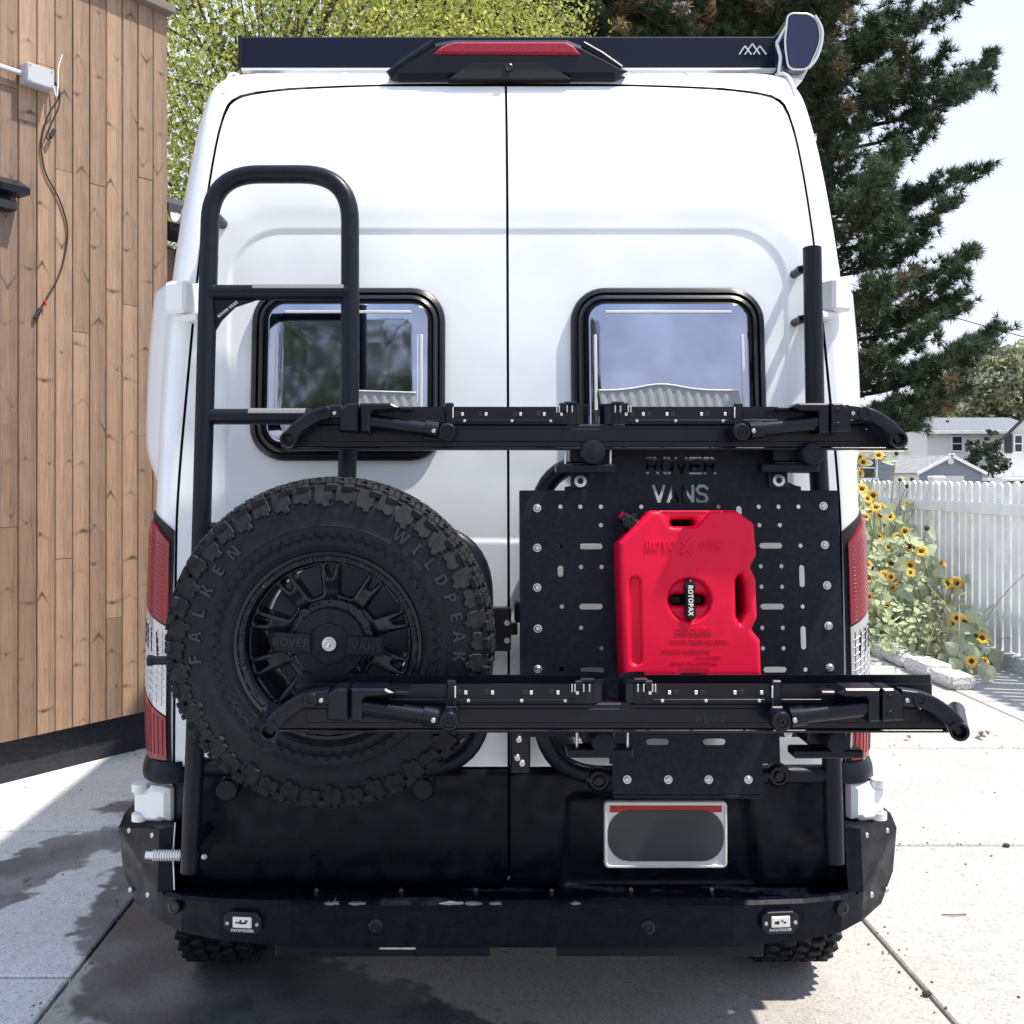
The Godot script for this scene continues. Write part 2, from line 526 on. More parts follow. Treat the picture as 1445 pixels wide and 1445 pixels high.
# ---------------------------------------------------------------- ground
const GX := -3.6
const GZ := -6.0
const GS := 8.0

func concrete_images() -> Array:
	var n := 1024
	var a := FastNoiseLite.new()
	a.seed = 5; a.frequency = 0.008; a.fractal_octaves = 6; a.fractal_gain = 0.55
	var b := FastNoiseLite.new()
	b.seed = 6; b.frequency = 0.11; b.fractal_octaves = 2
	var w := FastNoiseLite.new()
	w.seed = 7; w.frequency = 0.022; w.fractal_octaves = 5; w.fractal_gain = 0.6
	# where water has soaked the concrete (x, z)
	var wet := [
		PackedVector2Array([Vector2(-1.36, 2.0), Vector2(-1.22, -0.35), Vector2(-1.33, -0.62), Vector2(-1.46, -1.0), Vector2(-1.52, -1.5), Vector2(-1.42, -2.1), Vector2(-1.2, -2.6), Vector2(-0.8, -1.6), Vector2(-0.63, -0.78), Vector2(-0.42, -0.64), Vector2(-0.26, -0.48), Vector2(0.03, -0.36), Vector2(0.4, -0.2), Vector2(0.6, 2.0)]),
		PackedVector2Array([Vector2(-2.6, -0.9), Vector2(-2.15, -1.42), Vector2(-1.86, -1.93), Vector2(-1.62, -2.04), Vector2(-1.45, -2.1), Vector2(-1.5, -1.8), Vector2(-1.69, -1.7), Vector2(-1.77, -1.4), Vector2(-1.88, -1.12), Vector2(-2.2, -0.8)]),
		PackedVector2Array([Vector2(-1.9, -2.25), Vector2(-1.62, -2.45), Vector2(-1.4, -2.4), Vector2(-1.6, -2.2)]),
	]
	var col := Image.create(n, n, false, Image.FORMAT_RGB8)
	var rou := Image.create(n, n, false, Image.FORMAT_RGB8)
	for j in n:
		var z := GZ + (j + 0.5) / n * GS
		for i in n:
			var x := GX + (i + 0.5) / n * GS
			var v := 1.0 + 0.13 * a.get_noise_2d(i, j) + 0.10 * b.get_noise_2d(i, j)
			var q := 0.0
			if x < 1.0 and z > -2.9:
				var d := 1e9
				for p in wet:
					d = min(d, sd_poly(Vector2(x, z), p))
				d += 0.11 * w.get_noise_2d(i, j) + 0.05 * b.get_noise_2d(i * 0.7, j * 0.7) - 0.02
				q = smoothstep(0.025, -0.025, d) * (0.88 + 0.4 * a.get_noise_2d(i * 2, j * 2))
			var base := Vector3(0.435, 0.425, 0.41)
			if x < -1.372: base = Vector3(0.72, 0.725, 0.73)  # left slabs' colour raised to brighten them in the van's shade
			elif x < 1.316: base = Vector3(0.43, 0.415, 0.39)
			# tyre tracks, drips and specks
			if x > -1.372 and x < 1.316: v -= 0.10 * exp(-pow((abs(x) - 0.85) / 0.16, 2.0))
			var sp := b.get_noise_2d(i * 3.1 + 400, j * 3.1)
			if sp > 0.52: v *= 0.72
			elif sp < -0.56: v *= 1.15
			v = clampf(v, 0.3, 1.3)
			base *= v * Vector3(lerpf(1.0, 0.18, clampf(q, 0.0, 1.0)), lerpf(1.0, 0.205, clampf(q, 0.0, 1.0)), lerpf(1.0, 0.25, clampf(q, 0.0, 1.0)))
			col.set_pixel(i, j, Color(base.x, base.y, base.z).linear_to_srgb())
			var r := lerpf(0.85, 0.42, clampf(q, 0.0, 1.0)) + 0.1 * b.get_noise_2d(i, j)
			rou.set_pixel(i, j, Color(r, r, r))
	return [ImageTexture.create_from_image(col), ImageTexture.create_from_image(rou)]

func uv_tri(s, pts: Array, out: Vector3, uv: Callable):
	var p := pts.duplicate()
	if (p[0] - p[2]).cross(p[0] - p[1]).dot(out) < 0.0: p = [p[0], p[2], p[1]]
	s.set_smooth_group(-1)
	for v in p:
		var t: Array = uv.call(v)
		s.set_uv(t[0])
		s.set_uv2(t[1])
		s.add_vertex(v)

func uv_quad(s, a, b, c, d, out: Vector3, uv: Callable):
	uv_tri(s, [a, b, c], out, uv)
	uv_tri(s, [a, c, d], out, uv)

# a block with a chamfered top, mapped by uv
func uv_block(s, lo: Vector3, hi: Vector3, bev: float, uv: Callable):
	var a := [Vector3(lo.x + bev, hi.y, lo.z + bev), Vector3(hi.x - bev, hi.y, lo.z + bev), Vector3(hi.x - bev, hi.y, hi.z - bev), Vector3(lo.x + bev, hi.y, hi.z - bev)]
	var b := [Vector3(lo.x, hi.y - bev, lo.z), Vector3(hi.x, hi.y - bev, lo.z), Vector3(hi.x, hi.y - bev, hi.z), Vector3(lo.x, hi.y - bev, hi.z)]
	uv_quad(s, a[0], a[1], a[2], a[3], Vector3.UP, uv)
	for i in 4:
		var k := (i + 1) % 4
		var o: Vector3 = [Vector3.FORWARD, Vector3.RIGHT, Vector3.BACK, Vector3.LEFT][i]
		uv_quad(s, a[i], a[k], b[k], b[i], o + Vector3.UP, uv)
		uv_quad(s, b[i], b[k], Vector3(b[k].x, lo.y, b[k].z), Vector3(b[i].x, lo.y, b[i].z), o, uv)

func ground():
	var s := S()
	quad(s, Vector3(-300, -0.06, -420), Vector3(300, -0.06, -420), Vector3(300, -0.06, 120), Vector3(-300, -0.06, 120), Vector3.UP)
	solo("ground", s, M.soil, "dry bare ground around the driveway", "ground", "", "structure")
	var im := concrete_images()
	var m := mat(Color.WHITE, 1.0)
	m.albedo_texture = im[0]
	m.roughness_texture = im[1]
	m.roughness_texture_channel = BaseMaterial3D.TEXTURE_CHANNEL_RED
	m.detail_enabled = true
	m.detail_blend_mode = BaseMaterial3D.BLEND_MODE_MUL
	m.detail_uv_layer = BaseMaterial3D.DETAIL_UV_2
	m.detail_albedo = noise_tex(0.16, 71, Color(0.84, 0.84, 0.84), Color(1.0, 1.0, 1.0), 512, 4, 0.0, 0.3)
	m.uv2_scale = Vector3(1.1, 1.1, 1.1)
	m.normal_enabled = true
	m.normal_texture = noise_tex(0.45, 72, Color.BLACK, Color.WHITE, 1024, 3, 2.0)
	m.normal_scale = 0.12
	M.slab = m
	var base = thing("driveway", "pale concrete driveway of large slabs with damp patches under the van", "driveway", Vector3.ZERO, "", "structure")
	s = S()
	box(s, Vector3(-0.9, -0.045, -3.0), Vector3(12.0, 0.02, 24.0), 0.0)
	part(base, "joint_bed", s, M.joint)
	var uv := func(v: Vector3) -> Array:
		return [Vector2((v.x - GX) / GS, (v.z - GZ) / GS), Vector2(v.x, v.z)]
	var cols := [
		[-6.5, -1.372, [8.0, 3.0, 0.75, -0.62, -1.96, -3.3, -4.7, -6.1, -9.0]],
		[-1.372, 1.316, [8.0, 5.0, 2.0, -1.5, -4.6, -7.7, -10.8, -14.0]],
		[1.316, 3.5, [8.0, 6.1, 4.5, 2.95, 1.38, -0.2, -1.785, -3.36, -4.95, -6.53, -8.1, -9.7, -11.3, -14.0]],
		[3.5, 5.0, [8.0, 6.1, 4.5, 2.95, 1.38, -0.2, -1.785, -3.36, -4.6, -5.9]],
	]
	for c in cols:
		var rows: Array = c[2]
		for k in rows.size() - 1:
			s = S()
			var g := 0.006
			uv_block(s, Vector3(c[0] + g, -0.04, rows[k + 1] + g * 1.7), Vector3(c[1] - g, -rng.randf() * 0.003, rows[k] - g * 1.7), 0.006, uv)
			part(base, "slab", s, M.slab)

# ---------------------------------------------------------------- the timber house on the left
const WALL_A := Vector3(-2.5, 0, -2.59)
const WALL_DIR := Vector3(0.5963, 0, -0.8028)
const WALL_N := Vector3(0.8028, 0, 0.5963)

func on_wall(u: float, v: float, off := 0.0) -> Vector3:
	var r := Vector3((u - 663.0) / FOCAL, -(v - 670.0) / FOCAL, -1.0)
	var a := WALL_A + WALL_N * off
	return EYE + r * ((a - EYE).dot(WALL_N) / r.dot(WALL_N))

func wall_pt(along: float, y: float, off: float) -> Vector3:
	return WALL_A + WALL_DIR * along + WALL_N * off + Vector3.UP * y

func wood_image(k: int) -> ImageTexture:
	var w := 48
	var h := 768
	var r := RandomNumberGenerator.new()
	r.seed = 100 + k
	var a := FastNoiseLite.new()
	a.seed = 30 + k; a.frequency = 0.05; a.fractal_octaves = 3
	var knots := []
	var y := r.randf_range(20, 160)
	while y < h - 25:
		knots.append([r.randf_range(2, w - 2), y, r.randf_range(0.25, 1.15), r.randf_range(0.2, 1.9) * (1 if r.randf() < 0.7 else -1), r.randf_range(7.0, 24.0), r.randf_range(0.4, 1.3)])
		y += r.randf_range(55, 290)
	var tone := r.randf_range(0.74, 1.22)
	var split := r.randf_range(0.35, 0.7) * w
	var tint := r.randf_range(-1, 1)
	var im := Image.create(w, h, false, Image.FORMAT_RGB8)
	for j in h:
		for i in w:
			# the grain bends round each knot
			var bend := 0.0
			var dark := 0.0
			for kn in knots:
				var dx: float = i - kn[0]
				var dy: float = j - kn[1]
				if abs(dy) < 70:
					bend += dx * exp(-dx * dx / 160.0 - dy * dy / 500.0) * 0.7
					# darker wings that rise to both sides of the knot
					var wing: float = dy - abs(dx) * 0.75 * kn[3] + 3.0 * a.get_noise_2d(i * 3, j * 2)
					dark += kn[2] * exp(-wing * wing / 22.0) * exp(-abs(dx) / kn[4]) * 0.95 * kn[5]
					dark += kn[2] * exp(-(dx * dx / 12.0 + dy * dy / 8.0)) * 0.6
					dark -= kn[2] * exp(-pow(wing - 12.0, 2.0) / 120.0) * exp(-abs(dx) / 14.0) * 0.25
			var u := i + bend
			var gr := a.get_noise_2d(u * 6.0, j * 0.12) * 0.6 + a.get_noise_2d(u * 14.0, j * 0.3 + 500) * 0.4
			var v := tone * (1.0 + 0.6 * gr + (0.08 if i < split else -0.09)) + 0.09 * a.get_noise_2d(i * 0.2, j * 0.18)
			var warm := 0.5 + 0.5 * a.get_noise_2d(u * 2.5, j * 0.08 + 90) + 0.2 * tint
			var c := Vector3(0.228, 0.160, 0.123).lerp(Vector3(0.285, 0.178, 0.105), warm) * v
			c = c.lerp(Vector3(0.075, 0.042, 0.026), clampf(dark * 1.5, 0.0, 0.94))
			im.set_pixel(i, j, Color(max(c.x, 0), max(c.y, 0), max(c.z, 0)).linear_to_srgb())
	im.generate_mipmaps()
	return ImageTexture.create_from_image(im)

func house():
	var base = thing("timber_house", "house wall of vertical knotty pine boards over a black foundation, left of the van", "house", wall_pt(0, 0, 0))
	var woods := []
	for k in 9:
		var m := mat(Color.WHITE, 0.65)
		m.albedo_texture = wood_image(k)
		woods.append(m)
	var pitch := 0.1035
	var b := Basis(WALL_DIR, Vector3.UP, WALL_N)
	var end := 1.18 * 0.872
	# the solid house behind the cladding
	var s := S()
	var len_ := 3.2
	box(s, wall_pt(end - len_ * 0.5, 2.27, -2.05), Vector3(len_, 4.1, 4.0), 0.01, b)
	var core = part(base, "wall", s, M.woodgap)
	s = S()
	box(s, wall_pt(end + 0.7, 1.63, -2.35), Vector3(1.396, 2.82, 4.0), 0.01, b)
	var core2 = part(base, "low_wall", s, M.woodgap)
	s = S()
	box(s, wall_pt(end - len_ * 0.5 + 0.7, 0.11, -2.1), Vector3(len_ + 1.4, 0.232, 4.08), 0.01, b)
	part(base, "foundation", s, M.found)
	s = S()
	box(s, wall_pt(end - len_ * 0.5, 4.34, -2.0), Vector3(len_ + 0.03, 0.05, 4.12), 0.006, b)
	part(base, "coping", s, M.trimwood)
	for c in range(-17, 19):
		var x1: float = end - pitch * c if c >= 0 else end - pitch * c
		var x0 := x1 - pitch
		if x0 < end - len_: continue
		var tall := c >= 0
		if not tall and c < -10: continue
		var off := 0.0 if tall else -0.34
		var y := 0.228
		var top := 4.315 if tall else 3.03
		var first := true
		while y < top - 0.01:
			var ln := rng.randf_range(2.0, 4.0)
			if first: ln = rng.randf_range(0.5, 4.2)
			first = false
			var y1: float = min(top, y + ln)
			if top - y1 < 0.25: y1 = top
			var w := pitch - 0.0050
			var h := y1 - y - 0.0012
			var d := 0.022 + rng.randf_range(-0.0015, 0.0015)
			s = S()
			var bv := 0.004
			var ru := rng.randf()
			var flip := rng.randf() < 0.3
			var uv := func(v: Vector3) -> Array:
				var ty := (v.y + h * 0.5) / 1.75 + ru
				return [Vector2(v.x / w + 0.5, ty if flip else -ty), Vector2.ZERO]
			var f := [Vector3(-w / 2 + bv, -h / 2 + 0.001, d), Vector3(w / 2 - bv, -h / 2 + 0.001, d), Vector3(w / 2 - bv, h / 2 - 0.001, d), Vector3(-w / 2 + bv, h / 2 - 0.001, d)]
			var e := [Vector3(-w / 2, -h / 2, d - bv), Vector3(w / 2, -h / 2, d - bv), Vector3(w / 2, h / 2, d - bv), Vector3(-w / 2, h / 2, d - bv)]
			uv_quad(s, f[0], f[1], f[2], f[3], Vector3.BACK, uv)
			for i in 4:
				var k := (i + 1) % 4
				var o: Vector3 = [Vector3.DOWN, Vector3.RIGHT, Vector3.UP, Vector3.LEFT][i]
				uv_quad(s, f[i], f[k], e[k], e[i], o + Vector3.BACK, uv)
				uv_quad(s, e[i], e[k], Vector3(e[k].x, e[k].y, 0.0), Vector3(e[i].x, e[i].y, 0.0), o, uv)
			piece(core if tall else core2, "board", commit(s), woods[rng.randi() % 9], Transform3D(b, wall_pt((x0 + x1) * 0.5, (y + y1) * 0.5, off - 0.02)))
			y = y1
	# the low wing's eave and gutter, just beyond the tall wall's corner
	s = S()
	var e0 := end + 0.02
	quad(s, wall_pt(e0, 3.22, -0.02), wall_pt(e0 + 1.3, 3.22, -0.02), wall_pt(e0 + 1.3, 3.9, -2.0), wall_pt(e0, 3.9, -2.0), Vector3.UP)
	quad(s, wall_pt(e0, 3.17, -0.02), wall_pt(e0 + 1.3, 3.17, -0.02), wall_pt(e0 + 1.3, 3.22, -0.02), wall_pt(e0, 3.22, -0.02), WALL_N)
	quad(s, wall_pt(e0, 3.17, -0.02), wall_pt(e0, 3.22, -0.02), wall_pt(e0, 3.9, -2.0), wall_pt(e0, 3.85, -2.0), -WALL_DIR)
	quad(s, wall_pt(e0, 3.17, -0.02), wall_pt(e0 + 1.3, 3.17, -0.02), wall_pt(e0 + 1.3, 3.85, -2.0), wall_pt(e0, 3.85, -2.0), Vector3.DOWN)
	part(base, "low_roof", s, M.roofdark)
	s = S()
	var gp := []
	for k in 9:
		var a := PI * k / 8.0
		gp.append(Vector2(-cos(a) * 0.06, -sin(a) * 0.075))
	for k in 9:
		var a := PI * (8 - k) / 8.0
		gp.append(Vector2(-cos(a) * 0.052, -sin(a) * 0.066))
	slab(s, gp, 0.0, 1.28, Transform3D(Basis(WALL_N, Vector3.UP, -WALL_DIR), wall_pt(e0 + 1.29, 3.165, 0.035)))
	part(base, "gutter", s, M.greybox)
	s = S()
	box(s, wall_pt(e0 + 0.65, 3.09, -0.17), Vector3(1.26, 0.05, 0.26), 0.004, b)
	part(base, "soffit", s, M.roofdark)

	# junction box with its conduit, a loose cable and a wall lamp
	var p := on_wall(50, 110, 0.035)
	var jb = thing("junction_box", "light grey junction box at the end of a conduit on the boarded wall", "junction box", p)
	s = S()
	box(s, p + WALL_N * 0.012, Vector3(0.155, 0.105, 0.075), 0.006, b)
	part(jb, "box_body", s, M.greybox)
	s = S()
	box(s, p + WALL_N * 0.052, Vector3(0.147, 0.097, 0.006), 0.003, b)
	part(jb, "lid", s, M.greybox)
	for q in [[-1, -1], [1, -1], [1, 1], [-1, 1]]:
		s = S()
		bolt(s, p + WALL_N * 0.055 + WALL_DIR * q[0] * 0.06 + Vector3.UP * q[1] * 0.038, WALL_N, 0.005, 0.003)
		part(jb, "screw", s, M.steel)
	s = S()
	tube(s, [p - WALL_DIR * 0.078, p - WALL_DIR * 1.4], 0.014, 10)
	part(jb, "conduit", s, M.alu)
	s = S()
	tube(s, [p + WALL_DIR * 0.078, p + WALL_DIR * 0.10], 0.016, 10)
	part(jb, "cable_gland", s, M.cable)
	s = S()
	tube(s, rounded([on_wall(76, 122, 0.05), on_wall(80, 140, 0.06), on_wall(82, 118, 0.07), on_wall(82, 95, 0.06), on_wall(88, 77, 0.05)], 0.03), 0.006, 6, true, 0.002)
	part(jb, "zip_tie", s, M.white)
	var cb = thing("loose_cable", "thin black cable hanging in a curve from the junction box down the boards", "cable", on_wall(60, 250, 0.02))
	var path := []
	for q in [[76, 115, 0.03], [84, 124, 0.05], [83, 140, 0.05], [68, 160, 0.03], [61, 185, 0.015], [57, 205, 0.012], [63, 245, 0.012], [83, 277, 0.012], [94, 312, 0.012], [96, 330, 0.012], [92, 360, 0.012], [84, 390, 0.012], [66, 420, 0.012], [57, 436, 0.012]]:
		path.append(on_wall(q[0], q[1], q[2]))
	s = S()
	tube(s, rounded(path, 0.06, 4), 0.0042, 7)
	part(cb, "lead", s, M.cable)
	s = S()
	var p2 := []
	for q in [[78, 115, 0.035], [85, 130, 0.055], [84, 150, 0.05], [70, 180, 0.03], [65, 192, 0.025], [68, 198, 0.025], [74, 190, 0.03]]:
		p2.append(on_wall(q[0], q[1], q[2]))
	tube(s, rounded(p2, 0.05, 4), 0.004, 7)
	part(cb, "short_lead", s, M.cable)
	s = S()
	tube(s, [on_wall(71, 194, 0.03), on_wall(77, 183, 0.032)], 0.011, 8)
	part(cb, "connector", s, M.cable)
	s = S()
	tube(s, [on_wall(57, 436, 0.013), on_wall(52, 444, 0.013), on_wall(49, 449, 0.013)], 0.011, 8)
	part(cb, "connector", s, M.cable)
	s = S()
	tube(s, rounded([on_wall(61, 424, 0.014), on_wall(64, 425, 0.02), on_wall(64, 432, 0.02)], 0.02), 0.005, 6)
	part(cb, "wire_end", s, M.red)
	var lp := on_wall(4, 268, 0.06)
	var wl = thing("wall_lamp", "small black boxy wall lamp on the boards at the photo's left edge", "wall lamp", lp)
	s = S()
	box(s, on_wall(0, 272, 0.015), Vector3(0.10, 0.16, 0.03), 0.004, b)
	part(wl, "back_plate", s, M.black2)
	s = S()
	slab(s, [Vector2(0.0, 0.07), Vector2(0.10, 0.015), Vector2(0.10, -0.02), Vector2(0.0, -0.02)], -0.075, 0.075, Transform3D(Basis(WALL_N, Vector3.UP, -WALL_DIR), on_wall(8, 270, 0.02)), 0.003)
	part(wl, "hood", s, M.black2)
	s = S()
	box(s, on_wall(4, 289, 0.06), Vector3(0.11, 0.05, 0.08), 0.004, b)
	part(wl, "housing", s, M.dark)

# ================================================================ the van
var van_node

const ZD := [[0.5, 0.02], [0.85, 0.02], [1.1, 0.015], [1.43, 0.0], [1.63, -0.018], [1.86, -0.04], [2.09, -0.062], [2.25, -0.08], [2.5, -0.13], [2.65, -0.185], [2.69, -0.21], [2.735, -0.26], [2.775, -0.36], [2.795, -0.5], [2.805, -0.9]]
const HW := [[0.7, 0.945], [1.0, 0.955], [1.5, 0.95], [1.9, 0.942], [2.25, 0.912], [2.6, 0.872], [2.68, 0.858], [2.72, 0.842], [2.745, 0.815], [2.765, 0.755], [2.785, 0.58], [2.80, 0.28], [2.806, 0.0]]
const SEAM := [[0.5, 0.862], [1.45, 0.862], [1.9, 0.84], [2.3, 0.81], [2.5, 0.79], [2.58, 0.778], [2.625, 0.765], [2.65, 0.735], [2.662, 0.69], [2.675, 0.60], [2.684, 0.46], [2.690, 0.30], [2.6935, 0.0]]

# a point of the body's rear corner: u = 0 at the flat of the rear, 1 on the van's side
func corner(sg: int, y: float, u: float, out := 0.0) -> Vector3:
	var w := ip(HW, y)
	var wc: float = max(w - 0.085, 0.0)
	var a := u * PI / 2
	var z := ip(ZD, y)
	return Vector3(sg * (wc + (w - wc) * sin(a) + out * sin(a)), y, z - 0.17 * (1.0 - cos(a)) + out * cos(a))

func door_z(x: float, y: float) -> float:
	var d := sd_box(x, y - 1.84, 0.735, 0.41, 0.14)
	var z := ip(ZD, y) + 0.002 - 0.0045 * smoothstep(0.005, -0.005, d)
	if y > 2.0: z += 0.004 * smoothstep(0.0, 0.07, d) * smoothstep(2.66, 2.45, y)
	return z

func sheet(s, nx: int, ny: int, f: Callable, out: Vector3, g := 1):
	var P := []
	for j in ny + 1:
		var row := []
		for i in nx + 1: row.append(f.call(float(i) / nx, float(j) / ny))
		P.append(row)
	for j in ny:
		for i in nx:
			quad(s, P[j][i], P[j][i + 1], P[j + 1][i + 1], P[j + 1][i], out, g)

func van():
	van_node = thing("camper_van", "tall white camper van seen from behind with black lower doors and bumper", "van", Vector3(0, 0, -2.5))
	var t = van_node
	var ys := []
	for k in 38: ys.append(0.74 + k * 0.05)
	for k in [2.62, 2.635, 2.65, 2.662, 2.675, 2.684, 2.69, 2.6935, 2.70, 2.71, 2.72, 2.735, 2.745, 2.755, 2.765, 2.775, 2.785, 2.79, 2.795, 2.80, 2.803, 2.806]: ys.append(k)
	var s := S()
	for sg in [-1, 1]:
		var rows := []
		for y in ys:
			var w := ip(HW, y)
			var inner := ip(SEAM, y) if y < 2.6935 else 0.0
			var wc: float = max(w - 0.085, 0.0)
			inner = min(inner, wc)
			var row := []
			for k in 5: row.append(Vector3(sg * lerpf(inner, wc, k / 4.0), y, ip(ZD, y)))
			for k in range(1, 9): row.append(corner(sg, y, k / 8.0))
			var zc: float = row[-1].z
			for k in [0.15, 0.4, 1.0, 2.0, 3.5, 5.5]:
				row.append(Vector3(sg * (w + 0.045 * smoothstep(0.0, 0.6, k) * smoothstep(2.806, 2.6, y)), y + (0.02 * smoothstep(2.7, 2.8, y) * smoothstep(0.0, 1.0, k)), min(zc, -k - 0.2 if k > 0.3 else zc - k)))
			rows.append(row)
		for j in rows.size() - 1:
			for i in rows[0].size() - 1:
				var a: Vector3 = rows[j][i]
				var o := Vector3(sg * 0.2, 0.1, 1.0) if i < 6 else Vector3(sg, 0.3, 0.3 if i < 12 else 0.0)
				quad(s, a, rows[j][i + 1], rows[j + 1][i + 1], rows[j + 1][i], o, 1)
		# drip rail between roof and rear frame
	var body = part(t, "body_shell", s, M.paint)
	# the roof gutter lines that cross the rear header
	s = S()
	for x in [-0.78, -0.46, 0.52, 0.80]:
		s = S()
		var pts := []
		for k in 7:
			var y := 2.655 + 0.02 * k
			if abs(x) < 0.7: y = 2.70 + 0.012 * k
			pts.append(Vector3(x, y, ip(ZD, y) - 0.001))
		tube(s, pts, 0.0045, 6)
		part(t, "header_seam", s, M.paint)
	# dark rebate behind the door gaps
	s = S()
	sheet(s, 24, 60, func(u, v):
		var y := lerpf(0.56, 2.72, v)
		var w := ip(SEAM, min(y, 2.68)) + 0.03
		return Vector3(lerpf(-w, w, u), y, ip(ZD, y) - 0.028), Vector3.BACK)
	part(t, "door_rebate", s, M.gap)
	# underside and floor pan
	s = S()
	box(s, Vector3(0, 0.70, -2.8), Vector3(1.86, 0.12, 5.3), 0.02)
	box(s, Vector3(0, 0.58, -0.35), Vector3(1.2, 0.14, 0.35), 0.02)
	tube(s, [Vector3(-0.85, 0.36, -0.80), Vector3(0.85, 0.36, -0.80)], 0.05, 12)
	tube(s, [Vector3(0.3, 0.52, -2.0), Vector3(0.45, 0.5, -0.3)], 0.035, 10)
	part(t, "underbody", s, M.dark)

	# doors
	var door_ys := []
	for k in 56:
		var y := 0.852 + k * (2.615 - 0.852) / 55.0
		var fine_ := y > 2.0 and y < 2.34 or y > 1.38 and y < 1.56
		for e in (6 if fine_ else 1): door_ys.append(y + e * 0.03205 / 6.0)
	for k in [2.628, 2.635, 2.642, 2.649, 2.656, 2.662, 2.667, 2.671, 2.675, 2.679]: door_ys.append(k)
	for sg in [-1, 1]:
		s = S()
		var rows := []
		for y in door_ys:
			var row := []
			var w: float = max(ip(SEAM, y + 0.0095) - 0.0072, 0.004)
			for k in 73:   # columns closer together near the pressed outline
				var x := lerpf(0.0035, w, (k / 24.0) * 0.68 if k < 24 else 0.68 + 0.32 * (k - 24) / 48.0)
				row.append(Vector3(sg * x, y, door_z(x, y)))
			rows.append(row)
		var nr := rows.size()
		for j in nr - 1:
			for i in 72:
				quad(s, rows[j][i], rows[j][i + 1], rows[j + 1][i + 1], rows[j + 1][i], Vector3.BACK, 1)
			for e in [0, 72]:
				var a: Vector3 = rows[j][e]
				var b: Vector3 = rows[j + 1][e]
				quad(s, a, b, b - Vector3(0, 0, 0.03), a - Vector3(0, 0, 0.03), Vector3(-sg if e == 0 else sg, 0, 0), 2)
		for e in [0, nr - 1]:
			for i in 72:
				quad(s, rows[e][i], rows[e][i + 1], rows[e][i + 1] - Vector3(0, 0.0, 0.03), rows[e][i] - Vector3(0, 0.0, 0.03), Vector3.DOWN if e == 0 else Vector3.UP, 3)
		var d = part(t, "rear_door", s, M.paint)
		# black lower half, with the number plate recess in the right one
		s = S()
		sheet(s, 96, 36, func(u, v):
			var x := lerpf(0.004, 0.862, u)
			var y := lerpf(0.548, 0.846, v)
			var z := 0.036 - 0.012 * smoothstep(0.018, 0.0, v * 0.298) - 0.010 * smoothstep(0.285, 0.298, v * 0.298) - 0.012 * smoothstep(0.84, 0.862, x)
			if sg > 0:
				var lean := (y - 0.6) * 0.10
				var q := sd_box(x - 0.385 + lean * 0.4, y - 0.665, 0.245 - lean, 0.115, 0.02)
				z -= 0.024 * smoothstep(0.012, -0.014, q)
			else:
				z -= 0.003 * smoothstep(0.02, -0.02, sd_box(x - 0.43, y - 0.69, 0.36, 0.10, 0.04))
			return Vector3(sg * x, y, z), Vector3.BACK)
		quad(s, Vector3(sg * 0.004, 0.548, 0.024), Vector3(sg * 0.862, 0.548, 0.024), Vector3(sg * 0.862, 0.548, -0.03), Vector3(sg * 0.004, 0.548, -0.03), Vector3.DOWN)
		part(d, "lower_panel", s, M.lower)
		# windows lean with the door
		var cx := -0.4185 if sg < 0 else 0.4195
		var b := Basis(Vector3.RIGHT, deg_to_rad(-5.4))
		var xf := Transform3D(b, Vector3(cx, 1.864, door_z(abs(cx), 1.861) + 0.001))
		var hx := 0.254
		var hy := 0.229
		var L := func(o: float, z: float) -> Array:
			var lp := []
			for p in rrect(0, 0, hx + o, hy + o, max(0.09 + o, 0.02), z, 8): lp.append(xf * p)
			return lp
		s = S()
		loft(s, [L.call(0.0, -0.012), L.call(0.0, 0.010), L.call(-0.004, 0.016), L.call(-0.014, 0.017), L.call(-0.018, 0.013), L.call(-0.020, 0.013), L.call(-0.024, 0.018), L.call(-0.031, 0.018), L.call(-0.034, 0.016), L.call(-0.044, 0.016), L.call(-0.046, 0.012), L.call(-0.047, 0.004)], 1)
		var fr = part(t, "window_frame", s, M.gasket)
		s = S()
		loft(s, [L.call(-0.044, 0.004), L.call(-0.0455, 0.0215), L.call(-0.050, 0.0230), L.call(-0.09, 0.0238), L.call(-0.15, 0.0242)], 1, false, true)
		part(fr, "pane", s, M.window)
		# pale rails pressed into the acrylic
		s = S()
		box(s, xf * Vector3(0, hy - 0.068, 0.0245), Vector3(0.33, 0.007, 0.003), 0.001, b)
		for sd in [-1, 1]:
			box(s, xf * Vector3(sd * (hx - 0.062), 0.0, 0.0240), Vector3(0.008, 0.20, 0.004), 0.0015, b)
			if sg < 0: box(s, xf * Vector3(sd * (hx - 0.072), 0.0, 0.0240), Vector3(0.003, 0.20, 0.003), 0.001, b)
		part(fr, "pane_rail", s, M.print)
		if true:
			# pleats added at the foot of the pane, standing in for a mirrored roof
			s = S()
			var hem := []
			var foot := []
			var nn := 60
			for k in nn + 1:
				var q := k / float(nn)
				var x := lerpf(-0.186, 0.178, q)
				var hh := 0.002 + 0.016 * exp(-pow((q - 0.45) / 0.28, 2.0) * 2.0) if sg > 0 else 0.008 - 0.012 * q
				if sg < 0 and x < 0.02: hh = -0.055
				hem.append(xf * Vector3(x, hh - 0.05, 0.0262 + 0.0008 * sin(k * 1.55)))
				foot.append(xf * Vector3(x + 0.02, -0.155, 0.0262 + 0.0008 * sin(k * 1.55)))
			for k in nn:
				quad(s, hem[k], hem[k + 1], foot[k + 1], foot[k], b.z, -1)
			part(fr, "mirrored_pleats", s, M.mirrored_pleats)
			s = S()
			tube(s, hem, 0.0028, 6)
			part(fr, "mirrored_hem", s, M.print)

